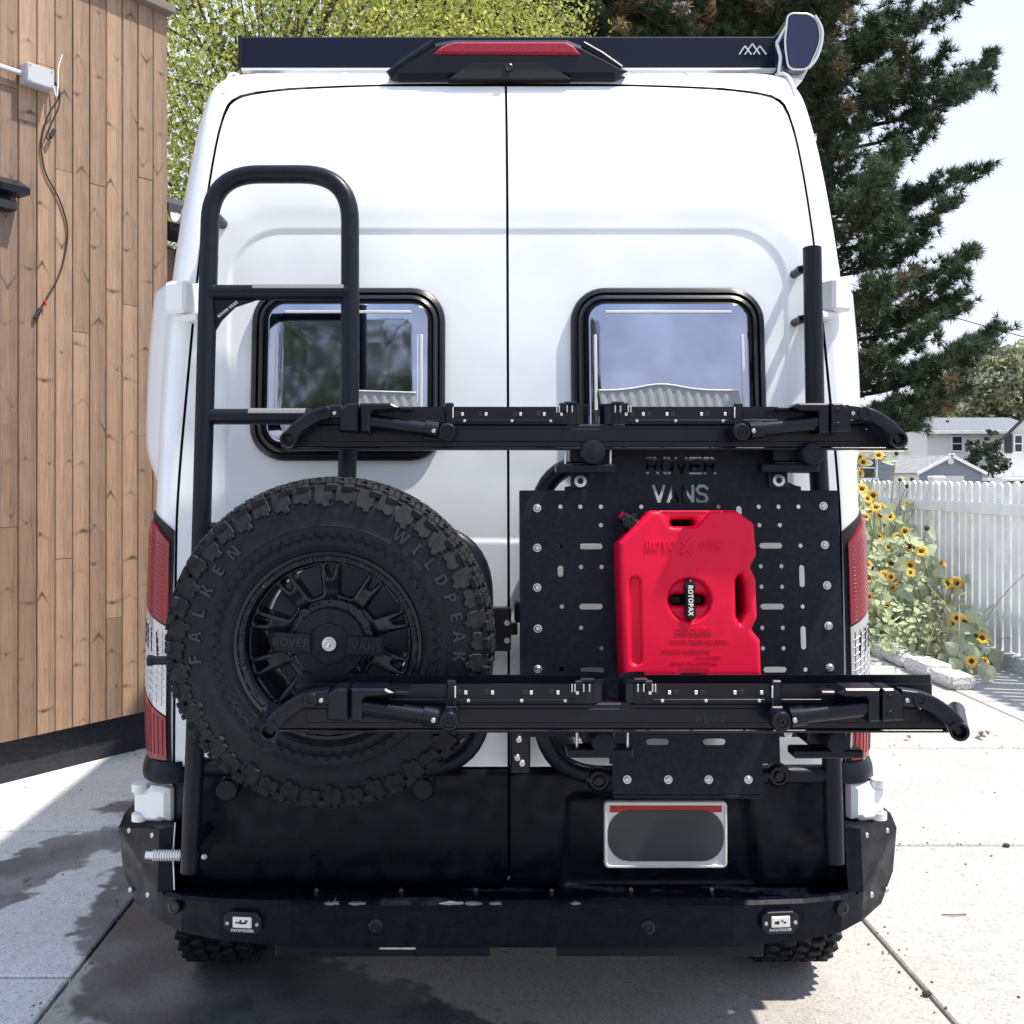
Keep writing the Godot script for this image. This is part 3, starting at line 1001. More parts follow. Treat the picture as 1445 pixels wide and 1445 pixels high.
	# side flares
	for sg in [-1, 1]:
		s = S()
		sheet(s, 26, 26, func(u, v):
			var z := lerpf(-0.21, -2.6, u * u * 0.6 + u * 0.4)
			var y := lerpf(1.36, 2.20, v)
			var k := smoothstep(0.0, 0.16, u) * smoothstep(1.0, 0.8, u)
			var m: float = smoothstep(0.0, 0.42, v) * smoothstep(1.0, 0.93, v)
			return Vector3(sg * (ip(HW, y) + 0.046 * smoothstep(0.2, 0.8, -z) + 0.11 * k * m - 0.008), y, z), Vector3(sg, 0.1, 0.2))
		part(t, "side_flare", s, M.paint)

	# hinges: upper pair and lower pair
	for q in [[-1, 238, 276, 398, 443], [1, 1160, 1196, 394, 440]]:
		var a := seen(q[1], q[4], -0.03)
		var c := seen(q[2], q[3], -0.03)
		s = S()
		box(s, Vector3((a.x + c.x) * 0.5, (a.y + c.y) * 0.5, -0.045), Vector3(c.x - a.x, c.y - a.y, 0.075), 0.008, Basis(Vector3.UP, q[0] * 0.45))
		box(s, Vector3((a.x + c.x) * 0.5 - q[0] * 0.03, a.y - 0.012, -0.03), Vector3(0.06, 0.02, 0.05), 0.005, Basis(Vector3.UP, q[0] * 0.35))
		tube(s, [Vector3((a.x + c.x) * 0.5 + q[0] * 0.033, a.y + 0.006, -0.05), Vector3((a.x + c.x) * 0.5 + q[0] * 0.033, c.y - 0.006, -0.05)], 0.013, 10)
		part(t, "door_hinge", s, M.hinge)
	for q in [[-1, 193, 253, 1104, 1155], [1, 1187, 1243, 1098, 1153]]:
		var a := seen(q[1], q[4], 0.0)
		var c := seen(q[2], q[3], 0.0)
		var mx := (a.x + c.x) * 0.5
		var my := (a.y + c.y) * 0.5
		var wx := c.x - a.x
		s = S()
		var o := []
		for p in [[-0.5, -0.42], [-0.5, 0.45], [-0.28, 0.5], [0.05, 0.48], [0.1, 0.38], [0.5, 0.36], [0.5, -0.30], [0.28, -0.38], [0.18, -0.5], [-0.2, -0.5], [-0.3, -0.42]]:
			o.append(Vector2(-q[0] * -1 * p[0] * wx, p[1] * (c.y - a.y)))
		slab(s, o, -0.04, 0.035, Transform3D(Basis(Vector3.UP, q[0] * 0.35), Vector3(mx, my, 0.0)), 0.012)
		tube(s, [Vector3(mx + q[0] * wx * 0.40, a.y, 0.012), Vector3(mx + q[0] * wx * 0.40, a.y + 0.018, 0.012)], 0.020, 12)
		tube(s, [Vector3(mx + q[0] * wx * 0.40, c.y - 0.018, 0.012), Vector3(mx + q[0] * wx * 0.40, c.y + 0.002, 0.012)], 0.020, 12)
		part(t, "door_hinge", s, M.hinge)
		s = S()
		box(s, Vector3(mx + q[0] * 0.062, my, -0.045), Vector3(0.012, 0.045, 0.03), 0.002)
		part(t, "hinge_stop", s, M.dark)

	# tail lights wrap round the rear corners
	for sg in [-1, 1]:
		var cap := func(y0: Callable, y1: Callable, u0: float, u1: float, out: float, mt, called: String, parent):
			var st := S()
			var F := func(u, v, o):
				var uu := lerpf(u0, u1, u)
				var y := lerpf(y0.call(u), y1.call(u), v)
				return corner(sg, y, uu, o)
			sheet(st, 14, 14, func(u, v): return F.call(u, v, out), Vector3(sg * 0.7, 0, 1))
			for e in 4:
				for k in 14:
					var p0 := Vector2(k / 14.0, 0)
					var p1 := Vector2((k + 1) / 14.0, 0)
					if e == 1:
						p0.y = 1; p1.y = 1
					elif e == 2:
						p0 = Vector2(0, k / 14.0); p1 = Vector2(0, (k + 1) / 14.0)
					elif e == 3:
						p0 = Vector2(1, k / 14.0); p1 = Vector2(1, (k + 1) / 14.0)
					quad(st, F.call(p0.x, p0.y, out), F.call(p1.x, p1.y, out), F.call(p1.x, p1.y, -0.01), F.call(p0.x, p0.y, -0.01), [Vector3.DOWN, Vector3.UP, Vector3.LEFT * sg, Vector3.RIGHT * sg][e], 2)
			return part(parent, called, st, mt)
		var hs = cap.call(func(u): return 0.862, func(u): return 1.515 - 0.06 * (1.0 - u) * (1.0 - u) - 0.012 * u, -0.02, 0.93, 0.006, M.dark, "tail_light", t)
		cap.call(func(u): return 1.215 + 0.06 * u, func(u): return 1.495 - 0.07 * (1.0 - u) * (1.0 - u), 0.04, 0.9, 0.016, M.lens_red, "red_lens", hs)
		cap.call(func(u): return 0.985 + 0.075 * u, func(u): return 1.210 + 0.06 * u, 0.04, 0.9, 0.015, M.lens_clear, "clear_lens", hs)
		cap.call(func(u): return 0.872, func(u): return 0.98 + 0.075 * u, 0.04, 0.9, 0.016, M.lens_red, "red_lens", hs)
		# ribs moulded in the lenses
		var rb := S()
		for k in 24:
			var y := 1.0 + 0.0195 * k
			if y > 1.44: break
			var pts := []
			for j in 7:
				var u := lerpf(0.08, 0.86, j / 6.0)
				pts.append(corner(sg, y + 0.06 * (j / 6.0) * (1.0 if y < 1.2 else 0.3), u, 0.0155))
			if (y > 1.0 and y < 1.19): tube(rb, pts, 0.0022, 5)
		for k in 8:
			var u := 0.12 + 0.10 * k
			tube(rb, [corner(sg, 1.0 + 0.07 * u, u, 0.0150), corner(sg, 1.10 + 0.07 * u, u, 0.0150), corner(sg, 1.19 + 0.06 * u, u, 0.0150)], 0.0022, 5)
		part(hs, "lens_ribs", rb, M.lens_clear)
		var bk := S()   # dark reflector edges that show through the clear lens
		for k in 5:
			var u := 0.2 + 0.13 * k
			tube(bk, [corner(sg, 1.125 + 0.06 * u, u, 0.0152), corner(sg, 1.185 + 0.06 * u, u + 0.03, 0.0152)], 0.0032, 5)
		part(hs, "reflector_edges", bk, M.gasket)
		var rr := S()
		for k in 22:
			var y := 1.225 + 0.0105 * k
			var pts := []
			for j in 7:
				var u := lerpf(0.12, 0.84, j / 6.0)
				pts.append(corner(sg, y + 0.05 * (j / 6.0), u, 0.0165))
			if y < 1.42: tube(rr, pts, 0.0009, 4)
		part(hs, "reflector_ribs", rr, M.rib_red)
		rr = S()
		for k in 9:
			var u := 0.10 + 0.085 * k
			tube(rr, [corner(sg, 0.885, u, 0.0165), corner(sg, 0.93 + 0.06 * u, u, 0.0165), corner(sg, 0.97 + 0.07 * u, u, 0.0165)], 0.0014, 4)
		part(hs, "reflector_ribs", rr, M.rib_red)
		# trim below the lamp
		s = S()
		sheet(s, 12, 5, func(u, v):
			var y := lerpf(0.815, 0.866, v)
			return corner(sg, y, lerpf(-0.2, 0.98, u), 0.028 - 0.016 * v * v), Vector3(sg * 0.7, 0, 1))
		sheet(s, 12, 1, func(u, v): return corner(sg, 0.815, lerpf(-0.2, 0.98, u), 0.028 * v - 0.02), Vector3.DOWN, 2)
		part(t, "corner_trim", s, M.black)

	# high brake light in its housing over the doors
	s = S()
	var o := []
	for p in [[548, 107], [560, 94], [612, 62], [640, 57], [800, 57], [822, 66], [868, 90], [886, 101], [868, 112], [562, 113]]:
		var q := seen(p[0], p[1], -0.20)
		o.append(Vector2(q.x, q.y))
	slab(s, o, -0.42, -0.185, Transform3D(Basis(), Vector3.ZERO), 0.014)
	var bh = part(t, "brake_light", s, M.black2)
	s = S()
	o = []
	for p in [[612, 76], [622, 66], [640, 59], [798, 59], [810, 65], [819, 77]]:
		var q := seen(p[0], p[1], -0.18)
		o.append(Vector2(q.x, q.y))
	slab(s, o, -0.3, -0.176, Transform3D(), 0.006)
	part(bh, "red_lens", s, M.brake)
	s = S()
	o = []
	for p in [[632, 111], [668, 86], [768, 86], [806, 111]]:
		var q := seen(p[0], p[1], -0.18)
		o.append(Vector2(q.x, q.y))
	slab(s, o, -0.3, -0.181, Transform3D(), 0.003)
	part(bh, "camera_recess", s, M.dark)
	s = S()
	lathe(s, [Vector2(0.011, 0.0), Vector2(0.011, 0.006), Vector2(0.008, 0.008), Vector2(0.0, 0.005)], 16, Transform3D(Basis(), seen(718, 96, -0.181)))
	part(bh, "camera_lens", s, M.gasket)
	for q in [[[556, 112], [548, 106], [575, 86], [612, 61], [604, 64]], [[884, 104], [876, 97], [848, 78], [822, 64], [830, 66]]]:
		s = S()
		var pts := []
		for p in q.slice(1, 4): pts.append(seen(p[0], p[1], -0.20))
		tube(s, pts, 0.012, 8)
		part(bh, "side_cheek", s, M.black)

	# number plate
	var pc := seen(939, 1177, 0.022)
	s = S()
	loft(s, [rrect(pc.x, pc.y, 0.157, 0.085, 0.012, 0.012), rrect(pc.x, pc.y, 0.157, 0.085, 0.012, 0.027), rrect(pc.x, pc.y, 0.155, 0.083, 0.011, 0.030), rrect(pc.x, pc.y, 0.151, 0.079, 0.009, 0.030), rrect(pc.x, pc.y, 0.149, 0.077, 0.008, 0.026)], -1, true, true)
	var np = part(t, "number_plate", s, M.white)
	s = S()
	box(s, Vector3(pc.x, pc.y + 0.066, 0.0275), Vector3(0.286, 0.017, 0.002), 0.0005)
	part(np, "red_band", s, M.platered)
	s = S()
	loft(s, [rrect(pc.x, pc.y - 0.002, 0.148, 0.065, 0.055, 0.0265), rrect(pc.x, pc.y - 0.002, 0.148, 0.065, 0.055, 0.0290), rrect(pc.x, pc.y - 0.002, 0.1465, 0.0635, 0.054, 0.030)], -1, false, true)
	part(np, "plate_cover", s, M.platedark)

	# rear wheels
	for q in [[-0.895, 0.0], [0.93, 0.0]]:
		s = S()
		var c := Vector3(q[0], 0.36, -0.80)
		var xf := Transform3D(Basis(Vector3.BACK, Vector3.UP, Vector3.RIGHT), c)
		lathe(s, [Vector2(0.19, -0.11), Vector2(0.27, -0.122), Vector2(0.325, -0.115), Vector2(0.345, -0.10), Vector2(0.347, 0.10), Vector2(0.325, 0.115), Vector2(0.27, 0.122), Vector2(0.19, 0.11)], 48, xf)
		var ty = part(t, "wheel", s, M.rubber)
		var blk := S()
		box(blk, Vector3.ZERO, Vector3(0.040, 0.028, 0.036), 0.004)
		var bm := commit(blk)
		for k in 36:
			var a := TAU * k / 36
			for r in 5:
				var aa := a + (r % 2) * TAU / 72
				if sin(aa) > 0.25: continue
				var rad := Vector3(0, sin(aa), cos(aa))
				var tan_ := Vector3(0, cos(aa), -sin(aa))
				piece(ty, "tread_block", bm, M.tread, Transform3D(Basis(Vector3.RIGHT, tan_, rad) * Basis(Vector3.BACK, 0.35 if r % 2 else -0.35), c + Vector3((r - 2) * 0.045, 0, 0) + rad * 0.342))
		s = S()
		lathe(s, [Vector2(0.0, 0.06), Vector2(0.19, 0.07), Vector2(0.2, 0.11), Vector2(0.2, -0.11), Vector2(0.0, -0.05)], 32, xf)
		part(ty, "rim", s, M.rim)
	# mud flap / exhaust shield by the right wheel
	s = S()
	box(s, Vector3(0.93, 0.50, -0.40), Vector3(0.20, 0.06, 0.06), 0.01, Basis(Vector3.BACK, 0.2))
	part(t, "exhaust_tip", s, M.stone)

func bumper_and_lights(t):
	# bumper: stations along its outline (x, z, bottom, top)
	var st := [[0.0, 0.225, 0.482, 0.590], [0.30, 0.225, 0.482, 0.590], [0.525, 0.222, 0.482, 0.588], [0.70, 0.195, 0.487, 0.582], [0.80, 0.165, 0.492, 0.578], [0.855, 0.13, 0.50, 0.575]]
	var s := S()
	for sg in [-1, 1]:
		for k in st.size() - 1:
			var a = st[k]
			var b = st[k + 1]
			var A := func(q, dy, dz): return Vector3(sg * q[0], dy, q[1] + dz)
			var o := Vector3(sg * (b[1] - a[1]) * -1.0, 0, b[0] - a[0])
			# face, rounded lip, inner lip, step, underside
			quad(s, A.call(a, a[2], 0), A.call(b, b[2], 0), A.call(b, b[3] - 0.008, 0), A.call(a, a[3] - 0.008, 0), o, -1)
			quad(s, A.call(a, a[3] - 0.008, 0), A.call(b, b[3] - 0.008, 0), A.call(b, b[3], -0.008), A.call(a, a[3], -0.008), o + Vector3.UP, -1)
			quad(s, A.call(a, a[3], -0.008), A.call(b, b[3], -0.008), A.call(b, b[3], -0.026), A.call(a, a[3], -0.026), Vector3.UP, -1)
			quad(s, A.call(a, a[3], -0.026), A.call(b, b[3], -0.026), A.call(b, 0.552, -0.036), A.call(a, 0.552, -0.036), -o + Vector3.UP, -1)
			quad(s, A.call(a, 0.552, -0.036), A.call(b, 0.552, -0.036), Vector3(sg * b[0], 0.545, -0.02), Vector3(sg * a[0], 0.545, -0.02), Vector3.UP, -1)
			quad(s, A.call(a, a[2], 0), A.call(b, b[2], 0), A.call(b, b[2] - 0.012, -0.03), A.call(a, a[2] - 0.012, -0.03), o + Vector3.DOWN, -1)
			quad(s, A.call(a, a[2] - 0.012, -0.03), A.call(b, b[2] - 0.012, -0.03), Vector3(sg * b[0], b[2] - 0.01, -0.05), Vector3(sg * a[0], a[2] - 0.01, -0.05), Vector3.DOWN, -1)
	var bp = part(t, "bumper", s, M.bumper)
	# lower valance with its towing slots
	s = S()
	box(s, Vector3(-0.31, 0.455, 0.165), Vector3(0.52, 0.04, 0.012), 0.002)
	box(s, Vector3(0.36, 0.455, 0.165), Vector3(0.50, 0.04, 0.012), 0.002)
	box(s, Vector3(0.03, 0.465, 0.16), Vector3(0.18, 0.02, 0.012), 0.002)
	part(bp, "valance", s, M.black)
	s = S()
	box(s, Vector3(-0.275, 0.461, 0.1725), Vector3(0.088, 0.015, 0.004), 0.001)
	part(bp, "valance_slot", s, M.stone)
	# corner wings
	for sg in [-1, 1]:
		s = S()
		var X := func(x, y, z): return Vector3(sg * x, y, z)
		# rear facet between the main face and the side facet, then the side facet with its sloping foot
		var i0 = X.call(0.832, 0.575, 0.125)
		var i1 = X.call(0.832, 0.724, 0.095)
		var m0 = X.call(0.868, 0.500, 0.12)
		var m1 = X.call(0.872, 0.57, 0.118)
		var m2 = X.call(0.875, 0.716, 0.09)
		var o0 = X.call(0.955, 0.502, 0.022)
		var o1 = X.call(1.008, 0.562, -0.035)
		var o2 = X.call(1.028, 0.668, -0.06)
		var o3 = X.call(1.014, 0.704, -0.065)
		var f := Vector3(sg * 0.5, 0, 1)
		quad(s, i0, m1, m2, i1, Vector3(sg * 0.3, 0, 1))
		quad(s, X.call(0.855, 0.50, 0.13), m0, m1, X.call(0.855, 0.575, 0.13), Vector3(sg * 0.3, 0, 1))
		tri(s, X.call(0.855, 0.575, 0.13), m1, i0, Vector3(sg * 0.3, 0, 1))
		quad(s, m0, o0, o1, m1, f)
		quad(s, m1, o1, o2, m2, f)
		tri(s, m2, o2, o3, f)
		# side, top and inner faces
		for q in [[o0, o1], [o1, o2], [o2, o3]]:
			quad(s, q[0], q[1], q[1] + Vector3(sg * 0.01, 0, -0.5), q[0] + Vector3(sg * 0.01, 0, -0.5), Vector3(sg, -0.2, 0))
		quad(s, i1, m2, o3, X.call(0.86, 0.715, -0.10), Vector3.UP)
		quad(s, i0, i1, X.call(0.86, 0.715, -0.10), X.call(0.86, 0.55, -0.10), Vector3(-sg, 0, 0))
		quad(s, m0, o0, o0 + Vector3(0, 0.02, -0.4), m0 + Vector3(0, 0.02, -0.4), Vector3.DOWN)
		quad(s, o3, X.call(0.86, 0.715, -0.10), X.call(0.86, 0.715, -0.5), o3 + Vector3(0, 0, -0.5), Vector3.UP)
		var wg = part(bp, "corner_wing", s, M.bumper)
	for sg in [-1, 1]:
		for q in [[0.898, 0.692, 0.066], [0.985, 0.674, -0.020], [0.905, 0.548, 0.080], [0.972, 0.532, 0.010]]:
			s = S()
			bolt(s, Vector3(sg * q[0], q[1], q[2]), Vector3(sg * 0.72, 0.0, 0.7), 0.0075, 0.005)
			part(bp, "bolt", s, M.steel)
	for q in [[433, 1268], [557, 1268], [666, 1268], [777, 1267], [893, 1267], [1011, 1266]]:
		var x: float = EYE.x + (q[0] - 663.0) * 2.5 / FOCAL
		for e in [Vector3(x, 0.551, 0.15), Vector3(x + 0.01, 0.549, 0.06)]:
			s = S()
			bolt(s, e, Vector3(0, 0.9, 0.3), 0.006, 0.006)
			part(bp, "bolt", s, M.steel)
	# paint rubbed off the bumper's lip
	for q in [[470, 1282, 12], [505, 1284, 16], [640, 1283, 20], [668, 1282, 14], [700, 1289, 10], [812, 1281, 8]]:
		s = S()
		var c := seen(q[0], q[1], 0.219)
		var ol := []
		for k in 10:
			var an := TAU * k / 10
			ol.append(Vector2(c.x + cos(an) * q[2] * 0.0016 * rng.randf_range(0.6, 1.1), 0.5855 + sin(an) * 0.0035 * rng.randf_range(0.5, 1.2)))
		slab(s, ol, 0.2, 0.2262)
		part(bp, "scuff", s, M.scuff)
	# left wing's bare edge
	s = S()
	tube(s, [Vector3(-0.833, 0.735, 0.099), Vector3(-0.834, 0.66, 0.113), Vector3(-0.826, 0.58, 0.130)], 0.0022, 6)
	part(bp, "bare_edge", s, M.steel)
	# marker lamps
	for q in [[343, 1302, -1], [1100, 1301, 1]]:
		var z := 0.2155
		var c := seen(q[0], q[1], z)
		c.z = z
		var b := Basis(Vector3.UP, q[2] * 0.10)
		var xf := Transform3D(b, Vector3(c.x, c.y, 0.2135))
		s = S()
		var o := []
		for p in [[-0.045, -0.014], [-0.031, -0.026], [0.031, -0.026], [0.045, -0.014], [0.045, 0.014], [0.031, 0.026], [-0.031, 0.026], [-0.045, 0.014]]: o.append(Vector2(p[0], p[1]))
		slab(s, o, -0.02, 0.007, xf, 0.002)
		var lm = part(bp, "marker_lamp", s, M.black2)
		s = S()
		box(s, xf * Vector3(0.0, 0.003, 0.008), Vector3(0.046, 0.026, 0.006), 0.002, b)
		part(lm, "lamp_lens", s, M.zinc)
		s = S()
		for k in 7:
			box(s, xf * Vector3(-0.014 + rng.randf() * 0.03, 0.000 + rng.randf() * 0.008, 0.0115), Vector3(0.004 + 0.004 * rng.randf(), 0.004, 0.001), 0.0, b)
		part(lm, "lamp_inside", s, M.gasket)
		for sx in [-1, 1]:
			s = S()
			bolt(s, xf * Vector3(sx * 0.036, 0.0, 0.007), b.z, 0.005, 0.004)
			part(lm, "screw", s, M.steel)
		piece(lm, "lettering", letters("PATHFINDER", 0.0065, 0.001), M.print, Transform3D(b, xf * Vector3(0, -0.0165, 0.0075)))
	# parking sensors
	for q in [[246, 1280, 0.17], [530, 1307, 0.225], [914, 1308, 0.225], [1188, 1282, 0.17]]:
		var c := seen(q[0], q[1], q[2])
		s = S()
		lathe(s, [Vector2(0.017, -0.004), Vector2(0.017, 0.003), Vector2(0.014, 0.005), Vector2(0.0095, 0.005), Vector2(0.0085, 0.003), Vector2(0.0, 0.0032)], 20, Transform3D(Basis(Vector3.UP, signf(c.x) * (0.35 if abs(c.x) > 0.6 else 0.0)), c))
		part(bp, "parking_sensor", s, M.black2)

func roof_load():
	# wind fairing of the roof rack, with a mountain sign
	var zf := -0.45
	var a := seen(340, 100, zf)
	var c := seen(1095, 55, zf)
	var t = thing("roof_fairing", "long black fairing across the van's roof with a mountain line emblem", "roof fairing", Vector3((a.x + c.x) * 0.5, a.y, zf))
	var s := S()
	box(s, Vector3((a.x + c.x) * 0.5, (a.y + c.y) * 0.5, zf), Vector3(c.x - a.x, c.y - a.y, 0.04), 0.005)
	part(t, "panel", s, M.fairing)
	s = S()
	box(s, Vector3((a.x + c.x) * 0.5, a.y - 0.004, zf + 0.012), Vector3(c.x - a.x - 0.01, 0.006, 0.03), 0.002)
	part(t, "lower_lip", s, M.zinc)
	for x in [a.x + 0.003, c.x - 0.003]:
		s = S()
		box(s, Vector3(x, (a.y + c.y) * 0.5, zf), Vector3(0.012, c.y - a.y + 0.006, 0.052), 0.003)
		part(t, "end_cap", s, M.black2)
	for x in [-0.72, 0.70]:
		s = S()
		box(s, Vector3(x, a.y - 0.025, zf - 0.05), Vector3(0.09, 0.07, 0.08), 0.006)
		part(t, "foot", s, M.black2)
	s = S()
	for ln in [[[1043, 77], [1051, 65], [1060, 77]], [[1051, 77], [1061.5, 62], [1072, 77]], [[1063, 77], [1072, 65], [1081, 77]]]:
		for k in 2:
			var p := seen(ln[k][0], ln[k][1], zf + 0.02)
			var q := seen(ln[k + 1][0], ln[k + 1][1], zf + 0.02)
			var d := q - p
			box(s, (p + q) * 0.5 + Vector3(0, 0, 0.001 + 0.0004 * k), Vector3(d.length(), 0.0036, 0.002), 0.0, Basis(Vector3.BACK, atan2(d.y, d.x)))
	part(t, "emblem", s, M.print)
	# rolled awning along the roof's right side
	var za := -0.33
	var w = thing("roof_awning", "dark blue awning case along the roof's right edge, its rounded end facing back", "awning", seen(1130, 105, za))
	var o := []
	for p in [[1113, 97], [1108, 60], [1112, 22], [1118, 18], [1142, 19], [1152, 26], [1158, 42], [1157, 62], [1148, 82], [1141, 97]]:
		var q := seen(p[0], p[1], za)
		o.append(Vector3(q.x, q.y, 0))
	var oo := []
	for p in rounded(o, 0.02, 3, true): oo.append(Vector2(p.x, p.y))
	s = S()
	slab(s, oo, -3.2, za + 0.0, Transform3D(), 0.008)
	part(w, "case", s, M.awning)
	s = S()
	var rim := []
	for p in oo: rim.append(Vector3(p.x, p.y, za - 0.004))
	rim.append(rim[0])
	tube(s, rim, 0.0032, 6)
	part(w, "end_rim", s, M.alu)
	s = S()
	tube(s, rounded([seen(1141, 96, za), seen(1152, 84, za), seen(1160, 60, za), seen(1161, 40, za), seen(1150, 22, za)], 0.05), 0.0045, 6)
	part(w, "side_rail", s, M.alu)
	s = S()
	o = []
	for p in [[1100, 110], [1104, 96], [1141, 97], [1132, 114], [1124, 110]]:
		var q := seen(p[0], p[1], za - 0.05)
		o.append(Vector2(q.x, q.y))
	slab(s, o, za - 0.14, za - 0.05)
	part(w, "bracket", s, M.alu)
	s = S()
	tube(s, rounded([seen(1096, 62, za - 0.02), seen(1103, 50, za - 0.02), seen(1110, 38, za - 0.02)], 0.01), 0.006, 6)
	tube(s, rounded([seen(1096, 62, za - 0.02), seen(1102, 80, za - 0.02), seen(1099, 104, za - 0.02)], 0.01), 0.006, 6)
	part(w, "strap", s, M.alu)

# ================================================================ what hangs on the doors
func on_rack(u: float, v: float, off: float) -> Vector3:   # a point that keeps the distance off from the leaning doors
	var p := seen(u, v, off)
	for k in 4: p = seen(u, v, ip(ZD, clampf(p.y, 0.5, 2.6)) + off)
	return p

func ladder():
	var t = thing("ladder", "black tube ladder with an arched top and tyre carrier hoop on the left door", "ladder", on_rack(270, 1230, 0.13))
	var r := 0.0232
	var s := S()
	var o := 0.125
	var pts := [on_rack(268, 1230, o + 0.01), on_rack(276, 1040, o), on_rack(284, 760, o), on_rack(291, 500, o), on_rack(298, 246, o), on_rack(494, 246, o), on_rack(494, 560, o), on_rack(489, 680, o), on_rack(486, 1040, o)]
	tube(s, rounded(pts, 0.125, 12), r, 18)
	part(t, "pole_loop", s, M.black)
	s = S()
	tube(s, [on_rack(296, 413, o), on_rack(494, 413, o)], r * 0.86, 16)
	part(t, "rung", s, M.black)
	s = S()
	tube(s, [on_rack(288, 588, o), on_rack(492, 588, o)], r * 0.86, 16)
	part(t, "rung", s, M.black)
	# dusty grip tape on the rungs
	for q in [[358, 486, 404, 413], [352, 432, 579, 588]]:
		s = S()
		var a := on_rack(q[0], q[3], o)
		var b := on_rack(q[1], q[3], o)
		for k in 5:
			var an := deg_to_rad(22 + k * 12)
			var an2 := deg_to_rad(22 + (k + 1) * 12)
			var e := func(an_): return Vector3(0, sin(an_), cos(an_)) * (r * 0.86 + 0.0012)
			quad(s, a + e.call(an), b + e.call(an), b + e.call(an2), a + e.call(an2), Vector3.UP)
		part(t, "grip_strip", s, M.grip)
	# hoop that carries the spare wheel
	s = S()
	tube(s, rounded([on_rack(284, 750, o - 0.02), on_rack(684, 752, o - 0.02), on_rack(680, 1084, o - 0.02), on_rack(277, 1082, o - 0.02)], 0.16, 10), r, 16)
	tube(s, [on_rack(284, 905, o - 0.02), on_rack(682, 905, o - 0.02)], r, 14)
	part(t, "hoop", s, M.black)
	s = S()
	box(s, on_rack(457, 903, o + 0.03), Vector3(0.16, 0.16, 0.05), 0.006)
	tube(s, [on_rack(457, 903, o), on_rack(457, 903, 0.36)], 0.03, 12)
	part(t, "wheel_mount", s, M.black)
	# gusset under the upper rung
	s = S()
	var ol := []
	for q in [[303, 424], [303, 468], [313, 452], [332, 434], [362, 424]]:
		var p := on_rack(q[0], q[1], o)
		ol.append(Vector2(p.x, p.y))
	var zz := on_rack(310, 440, o).z
	slab(s, ol, zz - 0.004, zz + 0.004)
	part(t, "gusset", s, M.black)
	var lm := letters("ROVER VANS", 0.0075, 0.001)
	var gp := on_rack(322, 437, o)
	piece(t, "lettering", lm, M.print, Transform3D(Basis(Vector3.BACK, deg_to_rad(38)), Vector3(gp.x, gp.y, zz + 0.005)))
	# stand-offs and rubber buffers on the door
	for q in [[302, 750], [300, 1082], [277, 1190], [298, 300]]:
		s = S()
		var a0 := on_rack(q[0], q[1], o)
		tube(s, [a0, a0 - Vector3(0, 0, 0.12)], 0.014, 10)
		part(t, "standoff", s, M.black)
	for q in [[321, 1114], [597, 1113]]:
		s = S()
		var c := on_rack(q[0], q[1], 0.10)
		lathe(s, [Vector2(0.020, -0.10), Vector2(0.0275, -0.09), Vector2(0.0275, 0.006), Vector2(0.024, 0.010), Vector2(0.0, 0.010)], 22, Transform3D(Basis(), c))
		part(t, "buffer", s, M.rubber)
	# latch plate by the door seam
	s = S()
	var la := on_rack(708, 887, 0.05)
	box(s, la, Vector3(0.046, 0.108, 0.04), 0.004)
	box(s, la + Vector3(0.03, 0.0, -0.004), Vector3(0.02, 0.03, 0.03), 0.003)
	var lp = part(t, "latch_plate", s, M.black2)
	for dy in [-0.026, 0.018]:
		s = S()
		bolt(s, la + Vector3(0.012, dy, 0.02), Vector3.BACK, 0.009, 0.008)
		part(lp, "bolt", s, M.steel)
	# sprung pins on the pole's left side
	s = S()
	var a := on_rack(262, 1207, o)
	var b := on_rack(206, 1207, o)
	tube(s, [a, b], 0.0095, 12)
	for k in 11: tube(s, [a.lerp(b, 0.12 + k * 0.066), a.lerp(b, 0.12 + k * 0.066 + 0.034)], 0.0135, 12)
	part(t, "spring_pin", s, M.zinc)
	s = S()
	tube(s, [on_rack(262, 932, o), on_rack(212, 932, o)], 0.011, 12)
	tube(s, [on_rack(216, 932, o), on_rack(209, 932, o)], 0.0135, 12)
	part(t, "spring_pin", s, M.black2)
	for q in [[262, 1150, 0.026], [277, 1207, 0.02]]:
		s = S()
		bolt(s, on_rack(q[0], q[1], o) + Vector3(q[2], 0, 0.008), Vector3(0.7, 0, 0.7), 0.008, 0.006)
		part(t, "bolt", s, M.steel)

